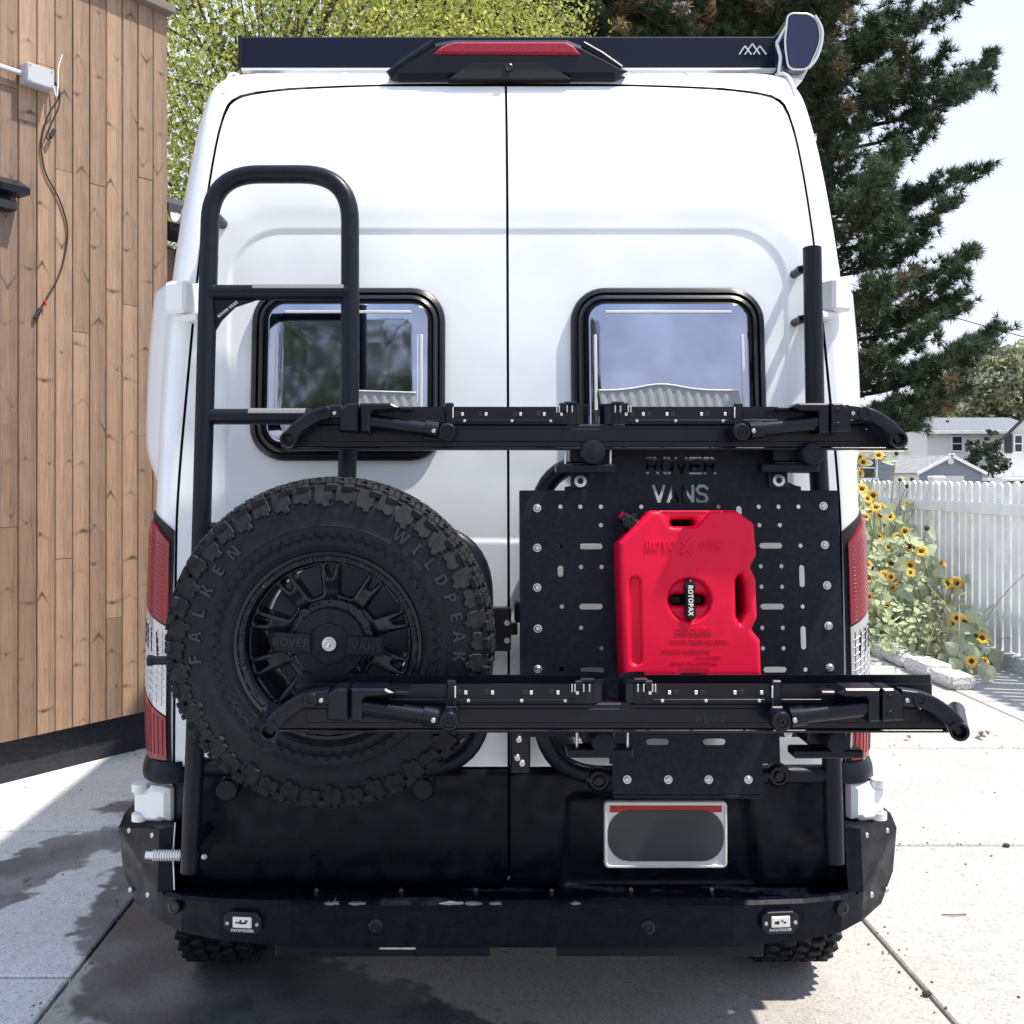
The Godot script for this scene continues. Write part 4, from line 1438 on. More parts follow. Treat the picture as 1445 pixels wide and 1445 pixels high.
func carrier():
	var t = thing("carrier_frame", "black tube frame with a tall post on the right door, behind the mounting board", "carrier frame", on_rack(1178, 1217, 0.12))
	var r := 0.0232
	var o := 0.10
	var s := S()
	tube(s, [on_rack(1146, 350, o), on_rack(1150, 570, o), on_rack(1160, 750, o), on_rack(1173, 1060, o + 0.01), on_rack(1178, 1217, o + 0.02)], r, 20)
	part(t, "post", s, M.black)
	s = S()
	tube(s, rounded([on_rack(1150, 655, o), on_rack(759, 652, o), on_rack(766, 1094, o), on_rack(1168, 1092, o)], 0.15, 10), r, 18)
	part(t, "hoop", s, M.black)
	for q in [[1132, 380], [1133, 450], [770, 760], [770, 940]]:
		s = S()
		var a := on_rack(q[0], q[1], o - 0.03)
		tube(s, [a, a - Vector3(0, 0, 0.09)], 0.011, 10)
		tube(s, [a - Vector3(0.012, 0, 0), a + Vector3(0.012, 0, 0)], 0.009, 8)
		part(t, "standoff", s, M.black)
	for q in [[843, 1097], [1095, 1091]]:
		s = S()
		var cc := on_rack(q[0], q[1], o)
		lathe(s, [Vector2(0.030, 0.0), Vector2(0.030, 0.02), Vector2(0.022, 0.028), Vector2(0.017, 0.028), Vector2(0.015, 0.022), Vector2(0.011, 0.022), Vector2(0.010, 0.030), Vector2(0.0, 0.030)], 20, Transform3D(Basis(), cc))
		part(t, "joint_boss", s, M.black2)
	s = S()
	bolt(s, on_rack(1164, 1091, o) + Vector3(0.012, 0, 0.022), Vector3(0.3, 0, 1), 0.011, 0.008)
	part(t, "bolt", s, M.black2)
	s = S()
	var c := on_rack(790, 1052, 0.05)
	lathe(s, [Vector2(0.034, -0.04), Vector2(0.036, 0.0), Vector2(0.030, 0.008), Vector2(0.0, 0.010)], 22, Transform3D(Basis(), c))
	part(t, "buffer", s, M.rubber)
	s = S()
	var la := on_rack(734, 1060, 0.035)
	box(s, la, Vector3(0.05, 0.11, 0.03), 0.004)
	var lp = part(t, "latch_plate", s, M.black2)
	for q in [[-0.004, 0.034], [-0.008, -0.012], [0.004, -0.026]]:
		s = S()
		bolt(s, la + Vector3(q[0], q[1], 0.015), Vector3.BACK, 0.009, 0.007)
		part(lp, "bolt", s, M.steel)
	s = S()
	var pw := on_rack(740, 863, 0.07)
	box(s, pw, Vector3(0.05, 0.05, 0.05), 0.004)
	part(t, "hinge_block", s, M.black2)
	# plates behind the board that hold it to the frame
	for q in [[800, 760], [800, 930], [1150, 760], [1160, 930]]:
		s = S()
		var a := on_rack(q[0], q[1], 0.11)
		box(s, a + Vector3(0, 0, 0.03), Vector3(0.05, 0.05, 0.1), 0.003)
		part(t, "board_support", s, M.black)
	s = S()
	tube(s, [on_rack(958, 660, o), on_rack(966, 1090, o)], 0.019, 12)
	part(t, "inner_upright", s, M.black)

# ---------------------------------------------------------------- spare wheel
func spare_wheel():
	var c := Vector3(-0.407, 1.231, 0.322)
	var t = thing("spare_wheel", "black all-terrain spare wheel with knobbly tyre hung on the left door", "spare wheel", c)
	var xf := Transform3D(Basis(), c)
	var s := S()
	var prof := [Vector2(0.200, -0.11), Vector2(0.24, -0.12), Vector2(0.29, -0.123), Vector2(0.325, -0.113), Vector2(0.343, -0.100), Vector2(0.349, -0.06), Vector2(0.351, 0.0), Vector2(0.349, 0.06), Vector2(0.343, 0.100), Vector2(0.325, 0.112), Vector2(0.305, 0.119), Vector2(0.28, 0.1225), Vector2(0.262, 0.122), Vector2(0.2595, 0.1235), Vector2(0.257, 0.122), Vector2(0.24, 0.1195), Vector2(0.2375, 0.121), Vector2(0.235, 0.119), Vector2(0.220, 0.1155), Vector2(0.2175, 0.1165), Vector2(0.215, 0.115), Vector2(0.203, 0.110), Vector2(0.200, 0.10)]
	lathe(s, prof, 96, xf)
	var ty = part(t, "tyre", s, M.rubber)
	# tread blocks: five rings of forty-four
	var kinds := []
	for k in 4:
		s = S()
		var w := 0.042 if k < 2 else 0.037
		var ax := 0.046 if k < 2 else 0.040
		box(s, Vector3(0, -0.005, 0), Vector3(w, 0.016, ax), 0.002)
		var lamella := w / 3.0
		for m in 3:   # ribs parted by sipes
			box(s, Vector3((m - 1) * lamella, 0.004, (0.003 if m == (k % 2) else -0.001)), Vector3(lamella - 0.0022, 0.014, ax - 0.006), 0.0015)
		if k < 2:
			box(s, Vector3(0.006 if k else -0.006, 0.0, ax * 0.5), Vector3(w * 0.62, 0.016, 0.018), 0.003)
		kinds.append(commit(s))
	var n := 44
	for ring in 5:
		for k in n:
			var a := TAU * (k + (0.5 if ring % 2 else 0.0)) / n
			var rad := Vector3(cos(a), sin(a), 0)
			var tan_ := Vector3(-sin(a), cos(a), 0)
			var z: float = [0.083, 0.036, 0.0, -0.040, -0.083][ring]
			var rr: float = [0.3485, 0.353, 0.354, 0.353, 0.3485][ring]
			var tilt: float = [-0.22, 0.0, 0.0, 0.0, 0.22][ring]
			var b := Basis(tan_, rad, tan_.cross(rad))
			b = b.rotated(tan_, tilt if tan_.cross(rad).z < 0 else -tilt)
			b = b.rotated(rad, [0.08, 0.3, -0.25, -0.3, 0.08][ring])
			if ring == 0 and tan_.cross(rad).z < 0: b = b * Basis(Vector3.UP, PI)
			piece(ty, "tread_block", kinds[(k % 2) if ring in [0, 4] else 2 + k % 2], M.tread, Transform3D(b, c + rad * rr + Vector3(0, 0, z)))
	# biting lugs on the sidewall
	for v in 2:
		s = S()
		var ol := [Vector2(-0.0195, 0.026), Vector2(0.0195, 0.026), Vector2(0.0195, -0.008), Vector2(0.013, -0.012), Vector2(0.013, -0.024 if v else -0.016), Vector2(0.003, -0.027 if v else -0.016), Vector2(-0.003, -0.018 if v else -0.010), Vector2(-0.014, -0.020 if v else -0.012), Vector2(-0.0195, -0.010)]
		slab(s, ol, -0.01, 0.0045, Transform3D(), 0.0015)
		var m := commit(s)
		for k in n / 2:
			var a := TAU * (k * 2 + v) / n + 0.03
			var rad := Vector3(cos(a), sin(a), 0)
			var b := Basis(Vector3(sin(a), -cos(a), 0), rad, Vector3.BACK)
			b = b.rotated(Vector3(sin(a), -cos(a), 0), -0.42)
			piece(ty, "sidewall_lug", m, M.tread, Transform3D(b, c + rad * 0.322 + Vector3(0, 0, 0.1135)))
	# raised lettering and the saw-tooth line round the bead
	for q in [["FALKEN", 186.0, -10.2], ["WILDPEAK", 56.0, -8.6]]:
		var st := S()
		for k in q[0].length():
			var a := deg_to_rad(q[1] + q[2] * k)
			var rad := Vector3(cos(a), sin(a), 0)
			var b := Basis(Vector3(sin(a), -cos(a), 0), rad, Vector3.BACK).rotated(Vector3(sin(a), -cos(a), 0), -0.1)
			var g := letters(q[0][k], 0.026, 0.008)
			for f in g.get_surface_count():
				st.append_from(g, f, Transform3D(b, c + rad * 0.284 + Vector3(0, 0, 0.122)))
		part(ty, "lettering", st.commit(), M.letter)
	s = S()
	var zig := []
	for k in 121:
		var a := TAU * k / 120.0
		var rr := 0.2275 if k % 2 else 0.2475
		zig.append(c + Vector3(cos(a) * rr, sin(a) * rr, 0.1185 if k % 2 else 0.1215))
	tube(s, zig, 0.0011, 4)
	part(ty, "bead_pattern", s, M.rubber)
	# rim: beadlock ring with bolts, barrel, spoked face
	s = S()
	lathe(s, [Vector2(0.2055, 0.085), Vector2(0.2065, 0.108), Vector2(0.203, 0.115), Vector2(0.196, 0.116), Vector2(0.193, 0.112), Vector2(0.183, 0.112), Vector2(0.180, 0.108), Vector2(0.179, 0.06), Vector2(0.170, 0.0), Vector2(0.172, -0.10), Vector2(0.2, -0.11)], 72, xf)
	var rim = part(t, "rim", s, M.rim)
	for k in 16:
		s = S()
		var a := TAU * (k + 0.5) / 16
		bolt(s, c + Vector3(cos(a) * 0.188, sin(a) * 0.188, 0.112), Vector3.BACK, 0.0072, 0.007)
		for h in [-0.085, 0.085]:
			var a2: float = a + TAU / 32 + h
			box(s, c + Vector3(cos(a2) * 0.1885, sin(a2) * 0.1885, 0.1125), Vector3(0.006, 0.019, 0.006), 0.0015, Basis(Vector3.BACK, a2))
		part(rim, "beadlock_bolt", s, M.rim)
	s = S()
	var face := func(x: float, y: float) -> float:
		var rr := Vector2(x, y).length()
		var d: float = max(rr - 0.1805, 0.03 - rr)
		var an := atan2(y, x)
		var k: float = floor(an / (TAU / 10) + 0.5)
		var a0 := k * TAU / 10
		var px := cos(a0) * x + sin(a0) * y
		var py := -sin(a0) * x + cos(a0) * y
		# a window that widens outwards
		var half := 0.0125 + (px - 0.11) * 0.30
		var e: float = max(absf(py) - half, absf(px - 0.137) - 0.030)
		# the fork in the outer end of each spoke
		var a1: float = (floor(an / (TAU / 10)) + 0.5) * TAU / 10
		var fx := cos(a1) * x + sin(a1) * y
		var fy := -sin(a1) * x + cos(a1) * y
		e = min(e, max(absf(fy) - 0.0035 - (fx - 0.140) * 0.22, absf(fx - 0.158) - 0.014) + 0.003)
		return max(d, -(e - 0.003))
	var high := func(x: float, y: float, d: float) -> float:
		var rr := Vector2(x, y).length()
		var h := 0.062 + 0.02 * smoothstep(0.10, 0.165, rr) - 0.012 * smoothstep(0.11, 0.075, rr)
		if rr < 0.088: h = 0.070
		var e: float = min(-d, 0.007)
		return h - (0.007 - sqrt(max(0.0, 0.000049 - (0.007 - e) * (0.007 - e))))
	relief(s, -0.184, -0.184, 0.184, 0.184, 0.004, face, high, 0.02, xf)
	part(rim, "spokes", s, M.rim)
	s = S()
	lathe(s, [Vector2(0.168, -0.085), Vector2(0.166, -0.080), Vector2(0.0, -0.080)], 40, xf)
	part(rim, "shade_disc", s, M.door_shade)  # added disc, its lavender standing in for the shaded door behind
	for k in 6:
		s = S()
		var a := TAU * k / 6 + 0.2
		lathe(s, [Vector2(0.0125, 0.066), Vector2(0.0125, 0.078), Vector2(0.009, 0.0795), Vector2(0.008, 0.075), Vector2(0.0, 0.075)], 14, Transform3D(Basis(), c + Vector3(cos(a) * 0.083, sin(a) * 0.083, 0)))
		part(rim, "lug_hole", s, M.rim)
	# clamp plate with its two lettered arms and the nut
	s = S()
	lathe(s, [Vector2(0.0775, 0.070), Vector2(0.0775, 0.0865), Vector2(0.0755, 0.089), Vector2(0.046, 0.089), Vector2(0.0455, 0.087), Vector2(0.044, 0.087), Vector2(0.0435, 0.089), Vector2(0.0, 0.089)], 56, xf)
	var cp = part(t, "clamp_plate", s, M.plate)
	var tb := Basis(Vector3.BACK, deg_to_rad(-3.0))
	for sg in [-1, 1]:
		s = S()
		box(s, c + tb * Vector3(sg * 0.079, 0, 0.0935), Vector3(0.080, 0.040, 0.009), 0.0015, tb)
		part(cp, "arm", s, M.plate)
	for q in [["ROVER", -0.082], ["VANS", 0.083]]:
		piece(cp, "lettering", letters(q[0], 0.0185, 0.0022), M.rim, Transform3D(tb, c + tb * Vector3(q[1], 0, 0.0985)))
	s = S()
	lathe(s, [Vector2(0.0155, 0.089), Vector2(0.0155, 0.093), Vector2(0.0, 0.093)], 20, xf, -1)
	lathe(s, [Vector2(0.0115, 0.093), Vector2(0.0115, 0.102), Vector2(0.0, 0.102)], 6, xf, -1)
	lathe(s, [Vector2(0.0062, 0.102), Vector2(0.0062, 0.121), Vector2(0.0050, 0.123), Vector2(0.0, 0.123)], 14, xf, -1)
	part(t, "nut", s, M.steel)

# ---------------------------------------------------------------- perforated board
const BOARD_TILT := -5.3

func board_frame() -> Transform3D:
	return Transform3D(Basis(Vector3.RIGHT, deg_to_rad(BOARD_TILT)), Vector3(0.45, 1.33, 0.205))

# the board's own x, y of a point measured on the photograph, for a plane that stands off by h
func on_board(u: float, v: float, h := 0.0) -> Vector2:
	var f := board_frame()
	var r := Vector3((u - 663.0) / FOCAL, -(v - 670.0) / FOCAL, -1.0)
	var o := f * Vector3(0, 0, h)
	var p := EYE + r * ((o - EYE).dot(f.basis.z) / r.dot(f.basis.z))
	var q := f.affine_inverse() * p
	return Vector2(q.x, q.y)

func cells(s, r: Rect2, holes: Array, z: float, xf: Transform3D):
	var inside := []
	for h in holes:
		if r.grow(0.0005).encloses(Rect2(h[0] - h[2], h[1] - h[3], h[2] * 2, h[3] * 2)): inside.append(h)
	var P := func(x, y, zz): return xf * Vector3(x, y, zz)
	if inside.is_empty():
		for k in [[z, 1], [0.0, -1]]:
			quad(s, P.call(r.position.x, r.position.y, k[0]), P.call(r.end.x, r.position.y, k[0]), P.call(r.end.x, r.end.y, k[0]), P.call(r.position.x, r.end.y, k[0]), xf.basis.z * k[1])
		return
	if inside.size() > 1:
		var best := 1e9
		var pick := [0, 0.0]
		for ax in 2:
			var cand := []
			for h in inside:
				cand.append(h[ax] - h[2 + ax] - 0.002); cand.append(h[ax] + h[2 + ax] + 0.002)
			for v in cand:
				var lo := 0
				var hi := 0
				var ok: bool = v > r.position[ax] + 0.001 and v < r.end[ax] - 0.001
				for h in inside:
					if h[ax] + h[2 + ax] < v: lo += 1
					elif h[ax] - h[2 + ax] > v: hi += 1
					else: ok = false
				if ok and (lo > 0 and hi > 0) and abs(lo - hi) < best:
					best = abs(lo - hi); pick = [ax, v]
		if best < 1e8:
			var a := r
			var b := r
			if pick[0] == 0:
				a.size.x = pick[1] - r.position.x
				b = Rect2(pick[1], r.position.y, r.end.x - pick[1], r.size.y)
			else:
				a.size.y = pick[1] - r.position.y
				b = Rect2(r.position.x, pick[1], r.size.x, r.end.y - pick[1])
			cells(s, a, inside, z, xf)
			cells(s, b, inside, z, xf)
			return
	var h: Array = inside[0]
	var hc := Vector2(h[0], h[1])
	var angs := []
	for k in 24: angs.append(TAU * k / 24.0 + 0.001)
	for q in [r.position, Vector2(r.end.x, r.position.y), r.end, Vector2(r.position.x, r.end.y)]: angs.append(fposmod((q - hc).angle(), TAU))
	angs.sort()
	var inn := []
	var outr := []
	for a in angs:
		var d := Vector2(cos(a), sin(a))
		var lo := 0.0
		var hi := 0.2
		for k in 22:
			var m := (lo + hi) * 0.5
			if sd_box(d.x * m, d.y * m, h[2], h[3], min(h[2], h[3]) * 0.999) < 0: lo = m
			else: hi = m
		inn.append(hc + d * lo)
		var t := 1e9
		if d.x > 1e-9: t = min(t, (r.end.x - hc.x) / d.x)
		if d.x < -1e-9: t = min(t, (r.position.x - hc.x) / d.x)
		if d.y > 1e-9: t = min(t, (r.end.y - hc.y) / d.y)
		if d.y < -1e-9: t = min(t, (r.position.y - hc.y) / d.y)
		outr.append(hc + d * t)
	for k in angs.size():
		var m: int = (k + 1) % angs.size()
		for f in [[z, 1], [0.0, -1]]:
			quad(s, P.call(inn[k].x, inn[k].y, f[0]), P.call(outr[k].x, outr[k].y, f[0]), P.call(outr[m].x, outr[m].y, f[0]), P.call(inn[m].x, inn[m].y, f[0]), xf.basis.z * f[1])
		var o2: Vector2 = hc - inn[k]
		quad(s, P.call(inn[k].x, inn[k].y, z), P.call(inn[m].x, inn[m].y, z), P.call(inn[m].x, inn[m].y, 0), P.call(inn[k].x, inn[k].y, 0), xf.basis * Vector3(o2.x, o2.y, 0), 2)

const GLYPH := {
	"R": [[0, 0, 0, 1], [0, 1, 0.75, 1], [0.75, 1, 1, 0.8], [1, 0.8, 0.75, 0.48], [0.75, 0.48, 0.3, 0.48], [0.5, 0.48, 1, 0]],
	"O": [[0.3, 0, 0, 0.3], [0, 0.3, 0, 0.7], [0, 0.7, 0.3, 1], [0.3, 1, 0.7, 1], [0.7, 1, 1, 0.7], [1, 0.7, 1, 0.3], [1, 0.3, 0.7, 0], [0.7, 0, 0.3, 0]],
	"V": [[0, 1, 0.5, 0], [0.5, 0, 1, 1]],
	"E": [[0, 0, 0, 1], [0, 1, 1, 1], [0, 0.5, 0.8, 0.5], [0, 0, 1, 0]],
	"A": [[0, 0, 0.5, 1], [0.5, 1, 1, 0], [0.3, 0.3, 0.7, 0.3]],
	"N": [[0, 0, 0, 1], [0, 1, 1, 0], [1, 0, 1, 1]],
	"S": [[1, 0.85, 0.7, 1], [0.7, 1, 0.25, 1], [0.25, 1, 0, 0.78], [0, 0.78, 0.2, 0.56], [0.2, 0.56, 0.8, 0.44], [0.8, 0.44, 1, 0.22], [1, 0.22, 0.75, 0], [0.75, 0, 0.25, 0], [0.25, 0, 0, 0.15]],
}

func mounting_board():
	var f := board_frame()
	var t = thing("mounting_board", "black perforated metal board with letters cut through it, on the right door", "mounting board", f.origin)
	var th := 0.004
	var circ := []
	var slots := []
	for q in [[791, 715], [819, 715], [848, 715], [905, 715], [1014, 715], [1071, 715], [1099, 715], [1127, 715], [848, 741], [1072, 741], [1101, 741], [791, 771], [1130, 770], [820, 800], [849, 800], [1074, 799], [1103, 799], [1075, 828], [1104, 828], [793, 856], [1133, 856], [820, 886], [1076, 886], [1105, 886], [1077, 915], [1106, 915], [792, 944], [1137, 945], [849, 915]]:
		circ.append(q)
	for q in [[834, 771, 17, 4], [1088, 770, 17, 4], [791, 806, 4, 8], [1132, 813, 4, 16], [834, 856, 17, 4], [1090, 856, 17.5, 4], [1134, 900, 4, 17], [836, 946, 17, 4], [1094, 945, 17, 4], [1043, 721, 4, 7]]:
		slots.append(q)
	var holes := []
	for q in circ:
		var p := on_board(q[0], q[1], th)
		holes.append([p.x, p.y, 0.0052, 0.0052])
	for q in slots:
		var p := on_board(q[0], q[1], th)
		holes.append([p.x, p.y, q[2] * 0.00168, q[3] * 0.00168])
	var a := on_board(735, 1040, th)
	var b := on_board(1183, 709, th)
	var s := S()
	cells(s, Rect2(a, b - a), holes, th, f)
	# flanks up to the shoulders, lower tongue
	var sh := on_board(735, 692, th)
	var l0 := on_board(797, 709, th).x
	var r0 := on_board(1131, 709, th).x
	cells(s, Rect2(a.x, b.y, l0 - a.x, sh.y - b.y), [], th, f)
	cells(s, Rect2(r0, b.y, b.x - r0, sh.y - b.y), [], th, f)
	var tg := on_board(860, 1078, th)
	var tg2 := on_board(1100, 1040, th)
	holes = []
	for q in [[928, 1047, 16, 4.5], [1008, 1047, 16, 4.5]]:
		var p := on_board(q[0], q[1], th)
		holes.append([p.x, p.y, q[2] * 0.00168, q[3] * 0.00168])
	cells(s, Rect2(tg, Vector2(tg2.x - tg.x, a.y - tg.y)), holes, th, f)
	var tl := on_board(865, 1127, th)
	var tr := on_board(1077, 1127, th)
	cells(s, Rect2(tl.x, tl.y + 0.01, tr.x - tl.x, tg.y - tl.y - 0.01), [], th, f)
	# outer edges
	for e in [[a, Vector2(a.x, sh.y)], [Vector2(b.x, sh.y), Vector2(b.x, a.y)], [Vector2(a.x, sh.y), Vector2(l0, sh.y)], [Vector2(r0, sh.y), Vector2(b.x, sh.y)], [Vector2(a.x, a.y), Vector2(tg.x, a.y)], [tg2 * Vector2(1, 0) + Vector2(0, a.y), Vector2(b.x, a.y)], [tg, Vector2(tg.x, a.y)]]:
		quad(s, f * Vector3(e[0].x, e[0].y, 0), f * Vector3(e[1].x, e[1].y, 0), f * Vector3(e[1].x, e[1].y, th), f * Vector3(e[0].x, e[0].y, th), Vector3.UP)
	part(t, "panel", s, M.plate)
	# the head of the board with its cut-through words
	var words := []
	for w in [["ROVER", 911, 1012, 669, 645], ["VANS", 920, 1001, 710, 684]]:
		var p0 := on_board(w[1], w[3], th)
		var p1 := on_board(w[2], w[4], th)
		var n: int = w[0].length()
		var cw := (p1.x - p0.x) / n
		for k in n:
			words.append([w[0][k], p0.x + cw * (k + 0.14), p0.y + 0.003, cw * 0.72, p1.y - p0.y - 0.006])
	var head0 := Vector2(l0, b.y)
	var head1 := Vector2(r0, on_board(900, 600, th).y)
	var nl := on_board(795, 646, th)
	var nr := on_board(1134, 646, th)
	var nrad := on_board(836, 646, th).x - nl.x
	var sdf := func(x: float, y: float) -> float:
		var d: float = max(max(head0.x - x, x - head1.x), max(head0.y - y, y - head1.y))
		if y > sh.y - 0.001:
			for c in [nl, nr]:
				var side: float = (x - c.x) if c == nl else (c.x - x)
				d = max(d, nrad - Vector2(side, min(y - c.y, 0.0)).length() if side > 0 else 0.02)
		for w in words:
			var lx: float = (x - w[1]) / w[3]
			var ly: float = (y - w[2]) / w[4]
			if lx < -0.35 or lx > 1.35 or ly < -0.3 or ly > 1.3: continue
			var q := Vector2(x - w[1], y - w[2])
			var e := 1e9
			for g in GLYPH[w[0]]:
				e = min(e, sd_seg(q, Vector2(g[0] * w[3], g[1] * w[4]), Vector2(g[2] * w[3], g[3] * w[4])))
			e -= 0.0036
			if w[0] in "ORA": e = max(e, 0.0011 - abs(q.x - w[3] * 0.5))   # the bridges that hold the islands
			d = max(d, -e)
		return d
	s = S()
	relief(s, head0.x - 0.001, head0.y, head1.x + 0.001, head1.y + 0.001, 0.0022, sdf, func(_x, _y, _d): return th, 0.0, f)
	part(t, "head_panel", s, M.plate)
	# returned flanges right and left
	s = S()
	var hh := (sh.y - a.y) * 0.5
	box(s, f * Vector3(b.x - 0.003, (sh.y + a.y) * 0.5, -0.016), Vector3(0.006, hh * 2, 0.036), 0.002, f.basis)
	box(s, f * Vector3(a.x + 0.002, (sh.y + a.y) * 0.5, -0.016), Vector3(0.004, hh * 2, 0.034), 0.001, f.basis)
	box(s, f * Vector3((tl.x + tr.x) * 0.5, tl.y + 0.005, -0.008), Vector3(tr.x - tl.x, 0.012, 0.024), 0.004, f.basis)
	part(t, "flange", s, M.plate)
	# button-head bolts
	for q in [[758, 717], [758, 773], [758, 829], [759, 887], [759, 944], [1162, 714], [1164, 769], [1167, 826], [1169, 883], [1171, 942], [885, 1100], [943, 1100], [1000, 1100], [1056, 1100], [1112, 1035], [819, 1043]]:
		s = S()
		var p := on_board(q[0], q[1], th)
		var c := f * Vector3(p.x, p.y, th)
		var bx := Transform3D(f.basis, c)
		lathe(s, [Vector2(0.0098, 0.0), Vector2(0.0098, 0.0012), Vector2(0.0075, 0.0014), Vector2(0.0072, 0.004), Vector2(0.005, 0.0062), Vector2(0.0032, 0.0064), Vector2(0.0030, 0.0035), Vector2(0.0, 0.0035)], 16, bx, -1)
		part(t, "bolt", s, M.steel)
	for q in [[819, 679], [1099, 678]]:
		var p := on_board(q[0], q[1], 0.02)
		s = S()
		box(s, f * Vector3(p.x, p.y + 0.008, 0.0145), Vector3(0.046, 0.05, 0.009), 0.002, f.basis)
		var tab = part(t, "tab", s, M.black2)
		s = S()
		lathe(s, [Vector2(0.0145, 0.019), Vector2(0.0145, 0.022), Vector2(0.0075, 0.0225), Vector2(0.0065, 0.017), Vector2(0.0, 0.017)], 22, Transform3D(f.basis, f * Vector3(p.x, p.y, 0)))
		part(tab, "washer", s, M.steel)

# ---------------------------------------------------------------- red fuel can
func fuel_can():
	var f := board_frame()
	var H := 0.100
	var z0 := 0.022
	var P := func(u, v): return on_board(u, v, H)
	var t = thing("fuel_can", "flat red plastic fuel can strapped upright to the perforated board", "fuel can", f * Vector3(P.call(975, 955).x, P.call(975, 955).y, z0))
	var poly := PackedVector2Array()
	for q in [[918, 720], [1040, 720], [1065, 738], [1069, 783], [1060, 800], [1068, 817], [1070, 872], [1062, 889], [1074, 903], [1076, 956], [1000, 956], [994, 951], [962, 951], [956, 956], [879, 956], [872.5, 766]]:
		poly.append(P.call(q[0], q[1]))
	var slot := PackedVector2Array()
	for q in [[1043, 812], [1048, 812], [1053, 828], [1054, 863], [1046, 880], [1040, 870], [1039.5, 820]]: slot.append(P.call(q[0], q[1]))
	var slot_x0: float = P.call(1030, 845).x
	var grip: Vector2 = P.call(966, 737)
	var hub: Vector2 = P.call(973.5, 847)
	var px := 0.00161
	var gr: Vector2 = P.call(897, 876)
	var notch := PackedVector2Array()
	for q in [[930, 721], [1004, 721], [986, 744], [946, 744]]: notch.append(P.call(q[0], q[1]))
	var sdf := func(x: float, y: float) -> float:
		var p := Vector2(x, y)
		var d := sd_poly(p, poly)
		if d > 0.02: return d
		if x > slot_x0: d = max(d, -sd_poly(p, slot))
		d = max(d, -sd_box(x - grip.x, y - grip.y, 18 * px, 5.2 * px, 0.008))
		d = max(d, -sd_box(x - hub.x, y - hub.y, 27 * px, 8 * px, 0.0125))
		return d
	var high := func(x: float, y: float, d: float) -> float:
		var b := 0.013
		var e: float = min(-d, b)
		var h := H - (b - sqrt(max(0.0, b * b - (b - e) * (b - e))))
		var rr := Vector2(x, y).distance_to(hub)
		h -= 0.014 * smoothstep(32.5 * px, 28.5 * px, rr)
		h -= 0.010 * smoothstep(0.003, -0.004, sd_box(x - gr.x, y - gr.y, 8 * px, 62 * px, 0.012))
		h -= 0.012 * smoothstep(0.003, -0.005, sd_poly(Vector2(x, y), notch)) if y > grip.y - 0.03 else 0.0
		return h
	var s := S()
	var lo: Vector2 = P.call(866, 962)
	var hi: Vector2 = P.call(1082, 714)
	relief(s, lo.x, lo.y, hi.x, hi.y, 0.0032, sdf, high, z0, f)
	part(t, "body", s, M.red)
	# cap and spout on the cut-off corner
	s = S()
	var c0: Vector2 = P.call(897, 741)
	var dirn := Vector2(-0.72, 0.70)
	var zc := 0.060
	var A := f * Vector3(c0.x, c0.y, zc)
	var D := f.basis * Vector3(dirn.x, dirn.y, 0)
	tube(s, [A - D * 0.012, A + D * 0.012], 0.022, 18)
	tube(s, [A + D * 0.010, A + D * 0.022], 0.026, 18)
	tube(s, [A + D * 0.022, A + D * 0.034], 0.018, 16)
	for k in 14:
		var an := TAU * k / 14
		var e1 := D.cross(f.basis.z).normalized()
		var off := e1 * cos(an) + f.basis.z * sin(an)
		tube(s, [A + D * 0.010 + off * 0.026, A + D * 0.021 + off * 0.026], 0.0022, 5)
	part(t, "cap", s, M.black2)
	s = S()
	tube(s, [A + D * 0.030, A + D * 0.040], 0.0095, 12)
	part(t, "cap_button", s, M.red)
	# lock handle in the cross
	s = S()
	var kn := []
	for k in 33:
		var an := TAU * k / 32.0
		var y := cos(an) * 0.047
		var w := 0.0105 + 0.0065 * smoothstep(0.015, 0.034, abs(y))
		kn.append(Vector2(hub.x + sin(an) * w * (1.0 if abs(sin(an)) > 0.3 else 0.9), hub.y + y))
	kn.pop_back()
	slab(s, kn, H - 0.03, H + 0.008, f, 0.004)
	var kb = part(t, "lock_handle", s, M.black2)
	s = S()
	s.append_from(letters("ROTOPAX", 0.011, 0.0012), 0, Transform3D(f.basis * Basis(Vector3.BACK, -PI / 2), f * Vector3(hub.x, hub.y, H + 0.0085)))
	part(kb, "lettering", s.commit(), M.white)
	s = S()
	for q in [[-0.024, 0.0], [0.024, 0.0]]:
		box(s, f * Vector3(hub.x + q[0], hub.y, 0.045), Vector3(0.028, 0.02, 0.02), 0.003, f.basis)
	part(kb, "lock_base", s, M.dark)
	# moulded words
	s = S()
	for q in [["ROTO", 932, 770.5, 0.0195], ["PAX", 1002, 770.5, 0.0195], ["GASOLINE", 979, 890, 0.0125], ["PREMIX DIESEL KEROSENE", 987, 905, 0.0078], ["DANGER FLAMMABLE", 968, 918, 0.0078], ["2 US GALLONS", 1000, 927, 0.006], ["DO NOT FILL IN VEHICLE", 980, 935, 0.0065]]:
		var p: Vector2 = P.call(q[1], q[2])
		s.append_from(letters(q[0], q[3], 0.0044 if q[3] > 0.01 else 0.0024), 0, Transform3D(f.basis, f * Vector3(p.x, p.y, H + 0.0002)))
	part(t, "moulded_words", s.commit(), M.red)
	s = S()
	var xc: Vector2 = P.call(969, 771)
	for sg in [-1, 1]:
		box(s, f * Vector3(xc.x, xc.y, H + 0.0010 + 0.0006 * sg), Vector3(0.042, 0.010, 0.004), 0.001, f.basis * Basis(Vector3.BACK, sg * 0.95))
	part(t, "moulded_cross", s, M.red)

